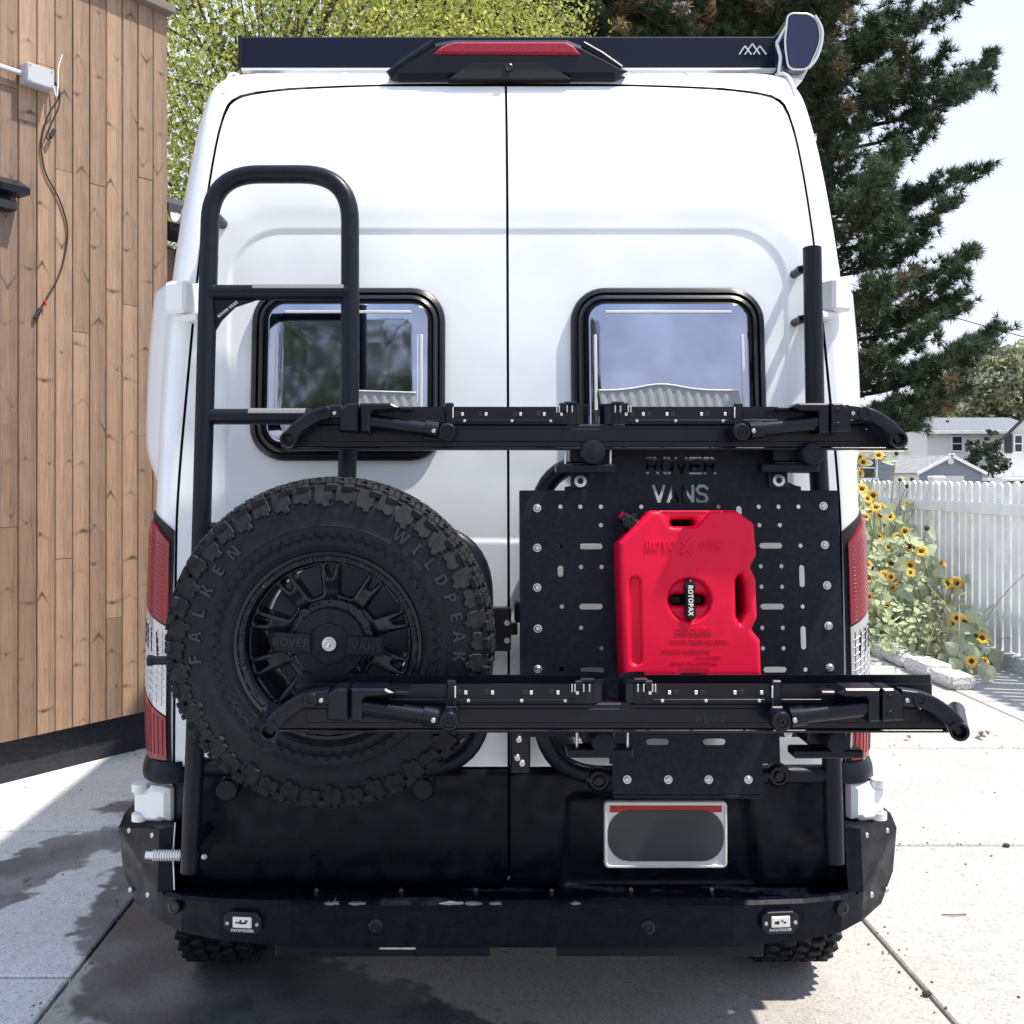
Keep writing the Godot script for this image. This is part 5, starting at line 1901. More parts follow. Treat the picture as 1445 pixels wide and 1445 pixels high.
# ---------------------------------------------------------------- bicycle trays
func bike_tray(k: int):
	var z: float = [0.27, 0.535][k]
	var sc: float = (EYE.z - z) / FOCAL
	var org := seen([838.0, 866.0][k], [635.0, 1033.0][k], z)
	var t = thing("bike_tray", ["black bicycle rack tray across the windows, the upper of two", "black bicycle rack tray crossing the spare wheel, the lower of two"][k], "bike rack", org, "bicycle trays on the rear doors")
	var L := func(x, y, zz = 0.0): return org + Vector3(x * (1.0 - zz * 0.45) - zz * 0.13, y, zz)
	# main beam with its lower flange and slanting ends
	var s := S()
	var ol := [Vector2(-0.722, 0.004), Vector2(-0.722, 0.016), Vector2(-0.66, 0.060), Vector2(0.655, 0.060), Vector2(0.725, 0.014), Vector2(0.725, 0.004)]
	slab(s, ol, -0.055, 0.0, Transform3D(Basis(), org), 0.004)
	box(s, L.call(0.0, 0.003, -0.022), Vector3(1.448, 0.006, 0.058), 0.0015)
	box(s, L.call(0.0, 0.034, 0.001), Vector3(1.27, 0.030, 0.004), 0.0015)
	part(t, "beam", s, M.black2)
	if k == 1:
		var bm := letters("küat", 0.021, 0.0014)
		piece(t, "lettering", bm, M.dark, Transform3D(Basis(), L.call(0.198, 0.030, 0.0035)))
	# one trough to each side, open at the top, with a rounded inner end
	for sg in [-1, 1]:
		s = S()
		var x0 := 0.012
		var x1 := 0.655
		var zf := 0.004
		var zb := -0.092
		var w := func(pts: Array):
			for i in pts.size() - 1:
				var p: Vector3 = pts[i]
				var q: Vector3 = pts[i + 1]
				var a = L.call(p.x * sg, 0.060, p.z)
				var b = L.call(q.x * sg, 0.060, q.z)
				var up := Vector3(0, 0.040, 0)
				var nn := Vector3(q.z - p.z, 0, -(q.x - p.x)).normalized() * 0.0025
				nn.x *= sg
				quad(s, a + nn, b + nn, b + nn + up, a + nn + up, nn, 2)
				quad(s, a - nn, b - nn, b - nn + up, a - nn + up, -nn, 3)
				quad(s, a + nn + up, b + nn + up, b - nn + up, a - nn + up, Vector3.UP)
		var path := [Vector3(x1, 0, zf)]
		path.append_array([Vector3(0.06, 0, zf)])
		for i in 9:
			var an := PI * i / 8.0
			path.append(Vector3(0.060 - sin(an) * 0.048, 0, (zf + zb) * 0.5 + cos(an) * (zf - zb) * 0.5))
		path.append(Vector3(x1, 0, zb))
		w.call(path)
		box(s, L.call(sg * 0.36, 0.063, -0.044), Vector3(0.60, 0.004, 0.088), 0.001)
		box(s, L.call(sg * 0.37, 0.0665, 0.0075), Vector3(0.58, 0.007, 0.005), 0.001)
		part(t, "trough", s, M.black2)
		# pairs of holes and bright rivets along its face
		s = S()
		var d := S()
		for x in [0.075, 0.115, 0.17, 0.25, 0.305]:
			box(s, L.call(sg * x, 0.083, 0.0072), Vector3(0.006, 0.008, 0.003), 0.0005)
			box(d, L.call(sg * (x + 0.013), 0.083, 0.0068), Vector3(0.010, 0.010, 0.002), 0.0005)
		for x in [0.10, 0.19, 0.30]: bolt(s, L.call(sg * x, 0.067, 0.010), Vector3.BACK, 0.0035, 0.003)
		part(t, "rivets", s, M.zinc)
		part(t, "face_holes", d, M.dark)
		# ratchet strap with its buckle round the inner end
		s = S()
		var rp := []
		for i in 13:
			var an := PI * (i / 12.0) * 1.1 - 0.1
			rp.append(L.call(sg * (0.055 - sin(an) * 0.046), 0.108, -0.044 + cos(an) * 0.044))
		for i in rp.size() - 1:
			quad(s, rp[i], rp[i + 1], rp[i + 1] - Vector3(0, 0.026, 0), rp[i] - Vector3(0, 0.026, 0), Vector3.BACK, 2)
		part(t, "strap", s, M.rubber)
		s = S()
		box(s, L.call(sg * 0.072, 0.098, 0.009), Vector3(0.018, 0.022, 0.012), 0.003)
		box(s, L.call(sg * 0.055, 0.108, 0.001), Vector3(0.030, 0.008, 0.016), 0.002)
		part(t, "buckle", s, M.black2)
		s = S()
		for x in [0.050, 0.062, 0.080, 0.086]: box(s, L.call(sg * x, 0.094, 0.0155), Vector3(0.003, 0.016, 0.003), 0.0005)
		part(t, "buckle_pin", s, M.steel)
		# band that closes over trough and beam
		s = S()
		box(s, L.call(sg * 0.335, 0.080, 0.006), Vector3(0.020, 0.058, 0.016), 0.003)
		box(s, L.call(sg * 0.335, 0.048, 0.010), Vector3(0.026, 0.018, 0.020), 0.003)
		part(t, "band", s, M.black2)
		s = S()
		box(s, L.call(sg * 0.327 if sg < 0 else 0.327, 0.086, 0.0155), Vector3(0.003, 0.024, 0.002), 0.0005)
		part(t, "band_pin", s, M.zinc)
		# folded wheel arm: tube, pivots, clamp blocks, crooked end with its open tube
		s = S()
		tube(s, [L.call(sg * 0.525, 0.063, 0.045), L.call(sg * 0.385, 0.045, 0.050)], 0.0185, 16, true, 0.016)
		tube(s, [L.call(sg * 0.392, 0.046, 0.050), L.call(sg * 0.362, 0.042, 0.050)], 0.0205, 16)
		var arm = part(t, "arm_tube", s, M.black2)
		s = S()
		lathe(s, [Vector2(0.019, -0.02), Vector2(0.021, 0.016), Vector2(0.018, 0.020), Vector2(0.013, 0.020), Vector2(0.012, 0.017), Vector2(0.008, 0.017), Vector2(0.0075, 0.021), Vector2(0.004, 0.021), Vector2(0.0035, 0.017), Vector2(0.0, 0.017)], 20, Transform3D(Basis(), L.call(sg * 0.340, 0.038, 0.052)))
		part(arm, "pivot", s, M.black2)
		s = S()
		bolt(s, L.call(sg * 0.372, 0.041, 0.0695), Vector3.BACK, 0.0055, 0.004)
		bolt(s, L.call(sg * 0.603, 0.081, 0.0705), Vector3.BACK, 0.0050, 0.004)
		part(arm, "bolt", s, M.steel)
		s = S()
		var bl := [Vector2(0.590, 0.040), Vector2(0.590, 0.090), Vector2(0.568, 0.104), Vector2(0.546, 0.104), Vector2(0.546, 0.038)]
		var b2 := [Vector2(0.541, 0.038), Vector2(0.541, 0.104), Vector2(0.470, 0.104), Vector2(0.452, 0.095), Vector2(0.470, 0.088), Vector2(0.512, 0.086), Vector2(0.518, 0.080), Vector2(0.518, 0.036)]
		for o2 in [bl, b2]:
			var oo := []
			for p in o2: oo.append(Vector2(p.x * sg * 0.978 - 0.006, p.y))
			slab(s, oo, 0.01, 0.070, Transform3D(Basis(), org), 0.004)
		part(t, "clamp_block", s, M.black2)
		s = S()
		if sg > 0:
			for y in [0.055, 0.088]: bolt(s, L.call(0.568, y, 0.070), Vector3.BACK, 0.006, 0.003)
		box(s, L.call(sg * 0.437, 0.092, 0.045), Vector3(0.030, 0.010, 0.03), 0.003)
		part(t, "clamp_detail", s, M.black2)
		s = S()
		# crooked end: flat bar swept along a curve
		var cr := rounded([L.call(sg * 0.585, 0.086, 0.050), L.call(sg * 0.640, 0.080, 0.050), L.call(sg * 0.690, 0.046, 0.056), L.call(sg * 0.710, 0.020, 0.060)], 0.05, 6)
		var loops := []
		for i in cr.size():
			var tg: Vector3 = (cr[min(i + 1, cr.size() - 1)] - cr[max(i - 1, 0)]).normalized()
			var up := Vector3.BACK.cross(tg).normalized()
			var loop := []
			for p in rrect(0, 0, 0.0155, 0.019, 0.006, 0, 3): loop.append(cr[i] + up * p.x + Vector3.BACK * p.y)
			loops.append(loop)
		loft(s, loops, 1, true, true)
		var ck = part(t, "crooked_end", s, M.black2)
		s = S()
		lathe(s, [Vector2(0.014, 0.0), Vector2(0.016, 0.021), Vector2(0.014, 0.024), Vector2(0.008, 0.024), Vector2(0.007, 0.021), Vector2(0.0, 0.021)], 18, Transform3D(Basis(), L.call(sg * 0.622, 0.081, 0.048)))
		part(ck, "pivot", s, M.black2)
		s = S()
		tube(s, [L.call(sg * 0.708, 0.022, -0.10), L.call(sg * 0.709, 0.022, 0.02), L.call(sg * 0.711, 0.022, 0.088)], 0.0185, 20, true, -1.0, 0.72)
		part(ck, "tube_end", s, M.black2)
	# clamps, knobs and brackets that hold the tray to the board
	var kz := [0.30, 0.50][k] as float
	for q in [[[837, 638, 17.0], [1148, 640, 16.0]], [[852, 1050, 16.5], [1183, 1048, 15.5]]][k]:
		var c := seen(q[0], q[1], kz)
		var r: float = q[2] * (EYE.z - kz) / FOCAL
		s = S()
		lathe(s, [Vector2(r * 0.8, -0.05), Vector2(r, -0.045), Vector2(r, -0.004), Vector2(r * 0.94, 0.0), Vector2(r * 0.86, 0.0008), Vector2(0.0, 0.0008)], 28, Transform3D(Basis(), c))
		part(t, "knob", s, M.plate)
	for q in [[[785, 868, 655, 668], [1075, 1156, 654, 666]], [[800, 893, 1056, 1069], [1120, 1218, 1058, 1070]]][k]:
		var bz: float = kz - 0.03
		var a := seen(q[0], q[3], bz)
		var b := seen(q[1], q[2], bz)
		s = S()
		box(s, Vector3((a.x + b.x) * 0.5, (a.y + b.y) * 0.5, bz - 0.02), Vector3(b.x - a.x, b.y - a.y, 0.05), 0.003)
		box(s, Vector3((a.x + b.x) * 0.5, b.y + 0.02, bz - 0.02 - (kz - 0.20) * 0.5), Vector3((b.x - a.x) * 0.5, 0.035, max(kz - 0.20, 0.06)), 0.004)
		var br = part(t, "bracket", s, M.black)
		s = S()
		var ru := [0.93, 0.16] if q[0] < 1000 else [0.85]
		for e in ru:
			var x: float = lerpf(a.x, b.x, e)
			tube(s, [Vector3(x, b.y, bz - 0.01), Vector3(x, b.y + 0.035, bz - 0.01)], 0.003, 6)
		part(br, "pin", s, M.zinc)
	# arms back to the frame
	s = S()
	for x in [-0.02, 0.5]:
		box(s, L.call(x, 0.02, -0.055 - (z - 0.24) * 0.5), Vector3(0.045, 0.045, max(z - 0.24, 0.04)), 0.004)
	if k == 1:
		for x in [-0.02, 0.5]:
			box(s, Vector3(org.x + x, org.y + 0.0, 0.30), Vector3(0.05, 0.09, 0.16), 0.004)
	part(t, "support_arm", s, M.black2)

# ================================================================ fence, plants, neighbours
const FX := 4.37

func fence():
	var t = thing("picket_fence", "white picket fence with rounded tops along the right side of the driveway", "fence", Vector3(FX, 0, -9))
	var s := S()
	var ol := [Vector2(-0.049, 0.0), Vector2(0.049, 0.0), Vector2(0.049, 1.37)]
	for k in 7:
		var a := PI * (k + 0.5) / 7.0
		ol.append(Vector2(cos(a) * 0.049, 1.37 + sin(a) * 0.035))
	ol.append(Vector2(-0.049, 1.37))
	slab(s, ol, -0.010, 0.010, Transform3D(), 0.003)
	var m := commit(s)
	var zz := -2.9
	var b := Basis(Vector3(0, 0, 1), Vector3.UP, Vector3(-1, 0, 0))
	var k := 0
	while zz > -15.0:
		var bb := b * Basis(Vector3.BACK, rng.randf_range(-0.006, 0.006)) * Basis(Vector3.UP, rng.randf_range(-0.03, 0.03))
		piece(t, "picket", m, M.fence if rng.randf() < 0.6 else M.fence2, Transform3D(bb, Vector3(FX + rng.randf_range(-0.003, 0.003), 0.135 + rng.randf_range(-0.008, 0.008), zz)))
		zz -= 0.129
		k += 1
	s = S()
	box(s, Vector3(FX - 0.028, 1.31, -8.95), Vector3(0.030, 0.10, 12.2), 0.004)
	part(t, "rail", s, M.fence)
	s = S()
	box(s, Vector3(FX + 0.03, 0.42, -8.95), Vector3(0.030, 0.09, 12.2), 0.004)
	part(t, "rail", s, M.fence)
	for z in [-2.8, -5.05, -7.3, -9.55, -11.8, -14.05]:
		s = S()
		box(s, Vector3(FX + 0.055, 0.78, z), Vector3(0.10, 1.56, 0.10), 0.005)
		var p = part(t, "post", s, M.fence)
		s = S()
		box(s, Vector3(FX + 0.055, 1.575, z), Vector3(0.125, 0.03, 0.125), 0.008)
		part(p, "post_cap", s, M.fence)
	s = S()
	box(s, Vector3(FX + 0.02, 0.055, -8.95), Vector3(0.16, 0.15, 12.4), 0.012)
	part(t, "kerb", s, M.stone)

func leaf_mesh(w: float, l: float, fold := 0.25) -> Mesh:
	var s := S()
	var pts := [Vector3(0, 0, 0), Vector3(w * 0.42, l * 0.12, fold * w * 0.3), Vector3(w * 0.5, l * 0.38, fold * w * 0.4), Vector3(w * 0.3, l * 0.72, fold * w * 0.2), Vector3(0, l, -0.1 * l)]
	for sg in [-1, 1]:
		for k in range(1, 4):
			var a: Vector3 = pts[k] * Vector3(sg, 1, 1)
			var c: Vector3 = pts[k + 1] * Vector3(sg, 1, 1)
			tri(s, Vector3(0, pts[k].y * 0.8, 0), a, c, Vector3.BACK)
			tri(s, Vector3(0, pts[k].y * 0.8, 0), c, Vector3(0, pts[k + 1].y * 0.8 if k < 3 else l, -0.1 * l if k == 3 else 0.0), Vector3.BACK)
		tri(s, pts[0], pts[1] * Vector3(sg, 1, 1), Vector3(0, pts[1].y * 0.8, 0), Vector3.BACK)
	return commit(s)

func rand_dir(up := 0.0) -> Vector3:
	var v := Vector3(rng.randfn(), rng.randfn() + up, rng.randfn())
	return v.normalized()

func look(d: Vector3) -> Basis:   # z of the basis along d, turned at random about it
	return Basis.looking_at(-d, Vector3.UP if abs(d.y) < 0.95 else Vector3.RIGHT) * Basis(Vector3.BACK, rng.randf() * TAU)

func planting():
	var s := S()
	box(s, Vector3(3.98, 0.0, -10.05), Vector3(0.66, 0.12, 8.1), 0.02)
	solo("planting_bed", s, M.soil, "strip of dry soil between the stone edging and the white fence", "soil", "", "structure")
	var t = thing("stone_edging", "row of rough pale stones edging the sunflower bed by the fence", "edging", Vector3(3.55, 0, -7))
	var z := -4.95
	while z > -13.8:
		var ln := rng.randf_range(0.26, 0.5)
		for lvl in 1:
			s = S()
			var hh := rng.randf_range(0.09, 0.12)
			var c := Vector3(3.57 + rng.randf_range(-0.02, 0.02) + lvl * 0.05, 0.05 + lvl * 0.095, z - ln * 0.5 + lvl * 0.08)
			var L := []
			for k in 3:
				var lp := []
				for p in rrect(0, 0, 0.11 - (0.018 if k != 1 else 0.0), ln * 0.5 - 0.008 - (0.016 if k != 1 else 0.0), 0.04, 0, 3):
					lp.append(c + Vector3(p.x + rng.randf_range(-0.010, 0.010), (k - 1) * hh * 0.5 + rng.randf_range(-0.006, 0.006), p.y + rng.randf_range(-0.010, 0.010)))
				L.append(lp)
			loft(s, L, -1, true, true)
			part(t, "stone", s, M.stone)
		z -= ln
	# sunflowers
	var petals := S()
	for k in 15:
		var a := TAU * k / 15
		var d := Vector3(cos(a), sin(a), 0)
		var e := Vector3(-sin(a), cos(a), 0)
		var lift := 0.012 + 0.010 * (k % 3)
		tri(petals, d * 0.012 + e * 0.003, d * 0.034 + e * 0.0095 + Vector3(0, 0, lift * 0.4), d * 0.034 - e * 0.0095 + Vector3(0, 0, lift * 0.4), Vector3.BACK)
		tri(petals, d * 0.034 + e * 0.0095 + Vector3(0, 0, lift * 0.4), d * 0.058 + Vector3(0, 0, lift * 0.2), d * 0.034 - e * 0.0095 + Vector3(0, 0, lift * 0.4), Vector3.BACK)
	var pm := commit(petals)
	s = S()
	lathe(s, [Vector2(0.020, -0.008), Vector2(0.021, 0.004), Vector2(0.014, 0.010), Vector2(0.0, 0.011)], 12, Transform3D())
	var dm := commit(s)
	var lms := [leaf_mesh(0.10, 0.13), leaf_mesh(0.07, 0.10), leaf_mesh(0.13, 0.16)]
	var plants := [
		[3.84, -8.1, "tall sunflower nearest the van's tail light, with the highest blooms", [[1218, 652, 1], [1213, 668, 1], [1216, 690, 1]]],
		[3.86, -7.7, "sunflower with a dense bunch of yellow blooms level with the fence top", [[1232, 699, 1], [1224, 704, 1], [1243, 727, 1], [1236, 716, 1], [1226, 716, 1]]],
		[3.94, -7.4, "sunflower with drooping brown leaf halfway up the fence", [[1240, 757, 1], [1253, 772, 1], [1283, 771, 1], [1248, 740, 0]]],
		[3.92, -7.0, "sunflower with a clump of orange centred blooms in mid bed", [[1262, 817, 1], [1268, 832, 1], [1225, 815, 1], [1240, 838, 1], [1259, 829, 1], [1234, 834, 1]]],
		[4.12, -6.7, "slender sunflower with small separate blooms against the white pickets", [[1300, 778, 1], [1328, 795, 1], [1308, 745, 0], [1292, 773, 0], [1312, 768, 0]]],
		[4.02, -5.9, "low sunflower standing apart against the pickets on the right", [[1350, 872, 1], [1358, 880, 1], [1355, 902, 1], [1368, 882, 1], [1347, 880, 1]]],
		[3.86, -6.5, "sprawling sunflower low over the stone edging", [[1310, 892, 1], [1258, 910, 1], [1275, 930, 1], [1269, 934, 1], [1266, 908, 1]]],
		[3.76, -7.0, "bushy sunflower low beside the van's corner", [[1225, 870, 1], [1232, 950, 1], [1228, 874, 1], [1226, 842, 1]]],
		[3.80, -5.6, "small sunflower with two green leaves in front of the stones", [[1331, 948, 1], [1338, 966, 0], [1358, 985, 0]]],
		[4.08, -7.9, "sunflower gone to seed, dark heads above the fence top", [[1270, 677, 0], [1287, 676, 0], [1280, 686, 0], [1297, 697, 0], [1265, 640, 0]]],
	]
	for p in plants:
		if not "seed" in p[2]:   # each plant carries a few more blooms round those one can count
			for k in 7:
				var h: Array = p[3][rng.randi() % p[3].size()]
				p[3].append([h[0] + rng.randf_range(-16, 26), min(h[1] + rng.randf_range(-24, 44), 962.0), 1 if rng.randf() < 0.8 else 0])
		var base := Vector3(p[0], 0.05, p[1])
		var pl = thing("sunflower", p[2], "sunflower", base, "sunflowers along the fence")
		s = S()
		var stalks := []
		for h in p[3]:
			var tip := seen(h[0], h[1], p[1] + rng.randf_range(-0.25, 0.35))
			var mid := base.lerp(tip, 0.55) + Vector3(rng.randf_range(-0.1, 0.1), 0.12, rng.randf_range(-0.1, 0.1))
			var path := rounded([base + Vector3(rng.randf_range(-0.05, 0.05), 0, rng.randf_range(-0.05, 0.05)), mid, tip - Vector3(0, 0, 0.01)], 0.5, 5)
			tube(s, path, 0.008, 5, true, 0.0045)
			stalks.append([path, tip, h[2]])
		part(pl, "stem", s, M.drystem if "seed" in p[2] else M.stem)
		for st in stalks:
			var d := Vector3(rng.randf_range(-0.6, 0.3), rng.randf_range(-0.1, 0.6), rng.randf_range(0.5, 1.0)).normalized()
			var b := look(d).scaled(Vector3.ONE * rng.randf_range(0.8, 1.25))
			if st[2] == 1:
				var f = piece(pl, "flower", pm, M.petal, Transform3D(b, st[1]))
				piece(f, "flower_disc", dm, M.disc, Transform3D())
			else:
				piece(pl, "seed_head", dm, M.disc, Transform3D(b, st[1]))
			for k in 7:
				var q: Vector3 = st[0][rng.randi_range(2, st[0].size() - 1)]
				var o := Vector3(rng.randf_range(-0.09, 0.09), rng.randf_range(-0.08, 0.05), rng.randf_range(-0.09, 0.09))
				var lb := look(Vector3(rng.randf_range(-0.7, 0.7), rng.randf_range(0.0, 0.9), 0.8).normalized()).scaled(Vector3.ONE * rng.randf_range(0.6, 1.15))
				piece(pl, "leaf", lms[rng.randi() % 3], M.green, Transform3D(lb, q + o))
	# the tangle of leaves and dry stalks at their feet
	var mm := []
	for k in 3200:
		var zz := rng.randf_range(-11.5, -5.9)
		var y := 0.08 + pow(rng.randf(), 1.5) * (0.95 if zz < -6.6 else 0.42)
		mm.append([Transform3D(look(Vector3(rng.randf_range(-0.8, 0.4), rng.randf_range(0.2, 1.0), rng.randf_range(-0.2, 1.0)).normalized()).scaled(Vector3.ONE * rng.randf_range(0.3, 0.9)), Vector3(rng.randf_range(3.45, 4.2), y, zz)), rng.randf_range(0.7, 1.7)])
	many(self, "undergrowth", lms[1], M.green, mm, "tangle of small green leaves under the sunflowers", "undergrowth")
	s = S()
	for k in 90:
		var b := Vector3(rng.randf_range(3.65, 4.2), 0.06, rng.randf_range(-10.5, -5.4))
		var e := b + Vector3(rng.randf_range(-0.5, 0.35), rng.randf_range(0.15, 0.8), rng.randf_range(-0.3, 0.6))
		tube(s, rounded([b, b.lerp(e, 0.5) + Vector3(0, 0.12, 0), e], 0.4, 3), 0.005, 4, false, 0.003)
	solo("dry_stalks", s, M.drystem, "dry pale stalks leaning through the sunflower bed", "stalks", "", "stuff")

func many(parent: Node, called: String, mesh: Mesh, m: Material, list: Array, label := "", cat := ""):
	var mm := MultiMesh.new()
	mm.transform_format = MultiMesh.TRANSFORM_3D
	mm.use_colors = true
	mm.mesh = mesh
	mm.instance_count = list.size()
	var off: Vector3 = Vector3.ZERO if parent == self else -parent.position
	for k in list.size():
		var x: Transform3D = list[k][0]
		mm.set_instance_transform(k, Transform3D(x.basis, x.origin + off))
		var v = list[k][1]
		mm.set_instance_color(k, v if v is Color else Color(v, v, v))
	var o := MultiMeshInstance3D.new()
	o.multimesh = mm; o.material_override = m
	o.name = numbered(called, parent)
	parent.add_child(o)
	o.set_meta("kind", "stuff")
	if label: o.set_meta("label", label)
	if cat: o.set_meta("category", cat)
	return o

func window_at(t, c: Vector3, w: float, h: float, shutters := false):
	var s := S()
	for q in [[0, h * 0.5, w + 0.16, 0.08], [0, -h * 0.5, w + 0.16, 0.08], [-w * 0.5, 0, 0.08, h], [w * 0.5, 0, 0.08, h], [0, 0, w, 0.05]]:
		box(s, c + Vector3(q[0], q[1], 0.06), Vector3(q[2], q[3], 0.08), 0.01)
	var f = part(t, "window", s, M.fence)
	s = S()
	box(s, c + Vector3(0, 0, 0.03), Vector3(w, h, 0.02), 0.0)
	part(f, "pane", s, M.glass_far)
	if shutters:
		for sg in [-1, 1]:
			s = S()
			box(s, c + Vector3(sg * (w * 0.5 + 0.28), 0, 0.06), Vector3(0.36, h + 0.1, 0.06), 0.01)
			part(t, "shutter", s, M.roofdark)

func prism_roof(s, a: Vector3, b: Vector3, apex: Vector3, depth: Vector3, th := 0.12, over := 0.25):
	# two slopes over a gable whose eaves are a and b
	for e in [a, b]:
		var dn: Vector3 = (e - apex).normalized()
		var p0: Vector3 = apex - depth.normalized() * over
		var p1: Vector3 = e + dn * over - depth.normalized() * over
		var q0: Vector3 = apex + depth
		var q1: Vector3 = e + dn * over + depth
		var n := Vector3.UP * th
		quad(s, p0 + n, p1 + n, q1 + n, q0 + n, Vector3.UP)
		quad(s, p0, p1, q1, q0, Vector3.DOWN)
		quad(s, p0, p1, p1 + n, p0 + n, -depth)
		quad(s, p1, q1, q1 + n, p1 + n, dn)

func background():
	# grey garden shed with its gable to us
	var z := -40.0
	var t = thing("garden_shed", "small grey shed with white trimmed gable, behind the picket fence", "shed", seen(1340, 726, z))
	var a := seen(1297, 667, z)
	var b := seen(1386, 667, z)
	var ap := seen(1341, 644, z)
	var D := Vector3(-1.1, 0, -2.6)
	var s := S()
	for k in 11:   # clapboards on the gable front
		var y := -0.06 + k * 0.18
		if y + 0.18 > a.y: break
		box(s, Vector3((a.x + b.x) * 0.5, y + 0.09, z), Vector3(b.x - a.x, 0.178, 0.05 + 0.004), 0.012)
	slab(s, [Vector2(a.x, a.y - 0.15), Vector2(b.x, a.y - 0.15), Vector2(b.x, a.y), Vector2(ap.x, ap.y), Vector2(a.x, a.y)], -0.05, 0.02, Transform3D(Basis(), Vector3(0, 0, z)))
	part(t, "front_wall", s, M.siding_grey)
	s = S()
	var g := Vector3(0, -1.8, 0)
	quad(s, a, a + D, a + D + g, a + g, Vector3.LEFT)
	quad(s, b, b + D, b + D + g, b + g, Vector3.RIGHT)
	part(t, "side_wall", s, M.siding_white)
	s = S()
	prism_roof(s, a, b, ap, D, 0.05, 0.12)
	part(t, "roof", s, M.roof2)
	s = S()
	for e in [a, b]:
		var d: Vector3 = e - ap
		box(s, (e + ap) * 0.5 + Vector3(0, 0.02, 0.14), Vector3(d.length() + 0.3, 0.12, 0.05), 0.01, Basis(Vector3.BACK, atan2(d.y, d.x)))
	part(t, "gable_trim", s, M.fence)
	s = S()
	var dc := seen(1334, 700, z)
	box(s, Vector3(dc.x, 0.85, z + 0.05), Vector3(1.5, 1.42, 0.05), 0.01)
	part(t, "door", s, M.siding_white)
	s = S()
	lathe(s, [Vector2(0.13, 0), Vector2(0.13, 0.06), Vector2(0.09, 0.08), Vector2(0.0, 0.08)], 14, Transform3D(Basis(), seen(1341, 651, z + 0.05)))
	part(t, "vent", s, M.fence)
	# grey house whose corner shows by the van
	z = -34.0
	t = thing("grey_house", "plain grey clapboard house just right of the van's tail light", "house", seen(1220, 726, z))
	var p := seen(1150, 638, z)
	var q := seen(1262, 730, z)
	s = S()
	for k in 14:
		var y := -0.1 + k * 0.19
		if y + 0.19 > p.y: break
		box(s, Vector3((p.x + q.x) * 0.5, y + 0.095, z - 1.5), Vector3(q.x - p.x, 0.188, 3.0), 0.012)
	part(t, "wall", s, M.siding_grey)
	s = S()
	box(s, Vector3((p.x + q.x) * 0.5, p.y - 0.06, z + 0.1), Vector3(q.x - p.x + 0.5, 0.16, 0.06), 0.01)
	part(t, "fascia", s, M.fence)
	s = S()
	quad(s, Vector3(p.x - 0.3, p.y, z + 0.2), Vector3(q.x + 0.3, p.y, z + 0.2), Vector3(q.x + 0.3, p.y + 0.8, z - 2.2), Vector3(p.x - 0.3, p.y + 0.8, z - 2.2), Vector3.UP)
	quad(s, Vector3(q.x + 0.3, p.y, z + 0.2), Vector3(q.x + 0.3, p.y + 0.8, z - 2.2), Vector3(q.x + 0.3, p.y, z - 4.6), Vector3(q.x + 0.3, p.y, z + 0.2), Vector3.RIGHT)
	part(t, "roof", s, M.roof2)
	window_at(t, seen(1222, 660, z), 0.7, 0.8)
	# white house with a grey roof, side on
	z = -55.0
	t = thing("white_house", "long white house with a grey roof behind the grey shed", "house", seen(1360, 715, z))
	p = seen(1308, 607, z)
	q = seen(1420, 725, z)
	s = S()
	box(s, Vector3((p.x + q.x) * 0.5, (p.y + q.y) * 0.5, z - 3.5), Vector3(q.x - p.x, p.y - q.y, 7.0), 0.02)
	part(t, "wall", s, M.siding_white)
	s = S()
	quad(s, Vector3(p.x - 0.4, p.y, z + 0.4), Vector3(q.x + 2.0, p.y, z + 0.4), Vector3(q.x + 2.0, p.y + 0.9, z - 3.5), Vector3(p.x - 0.4, p.y + 0.9, z - 3.5), Vector3.UP)
	quad(s, Vector3(p.x - 0.4, p.y, z - 7.4), Vector3(q.x + 2.0, p.y, z - 7.4), Vector3(q.x + 2.0, p.y + 0.9, z - 3.5), Vector3(p.x - 0.4, p.y + 0.9, z - 3.5), Vector3.UP)
	var rf = part(t, "roof", s, M.roof)
	s = S()
	tube(s, [seen(1337, 600, z - 2.0), seen(1337, 593, z - 2.0)], 0.09, 8)
	part(rf, "vent_pipe", s, M.roofdark)
	s = S()
	box(s, Vector3((p.x + q.x) * 0.5, p.y - 0.12, z + 0.42), Vector3(q.x - p.x + 0.9, 0.2, 0.06), 0.01)
	part(t, "fascia", s, M.fence)
	window_at(t, seen(1350, 626, z), 0.62, 0.85)
	# white gabled house at the right edge
	z = -48.0
	t = thing("gabled_house", "white house with steep dark edged gable and shuttered window, at the right", "house", seen(1440, 715, z))
	a = seen(1402, 636, z)
	b = seen(1530, 636, z)
	ap = seen(1466, 572, z)
	s = S()
	slab(s, [Vector2(a.x, -0.1), Vector2(b.x, -0.1), Vector2(b.x, b.y), Vector2(ap.x, ap.y), Vector2(a.x, a.y)], -0.4, 0.0, Transform3D(Basis(), Vector3(0, 0, z)))
	part(t, "wall", s, M.siding_white)
	s = S()
	prism_roof(s, a, b, ap, Vector3(3.5, 0, -6.2), 0.20, 0.4)
	part(t, "roof", s, M.roofdark)
	window_at(t, seen(1436, 626, z), 0.42, 0.85, true)
	s = S()
	p = seen(1384, 678, z + 2.0)
	q = seen(1540, 690, z + 2.0)
	box(s, Vector3((p.x + q.x) * 0.5, p.y + 0.05, z + 1.2), Vector3(q.x - p.x, 0.14, 2.2), 0.02)
	part(t, "porch_roof", s, M.fence)
	s = S()
	box(s, Vector3((p.x + q.x) * 0.5, p.y - 0.25, z + 1.9), Vector3(q.x - p.x - 0.2, 0.42, 0.3), 0.02)
	part(t, "porch_beam", s, M.roofdark)
	# a low garden roof peeping over the fence
	z = -30.0
	t = thing("play_house", "small grey peaked roof just showing over the picket fence at right", "play house", seen(1421, 720, z))
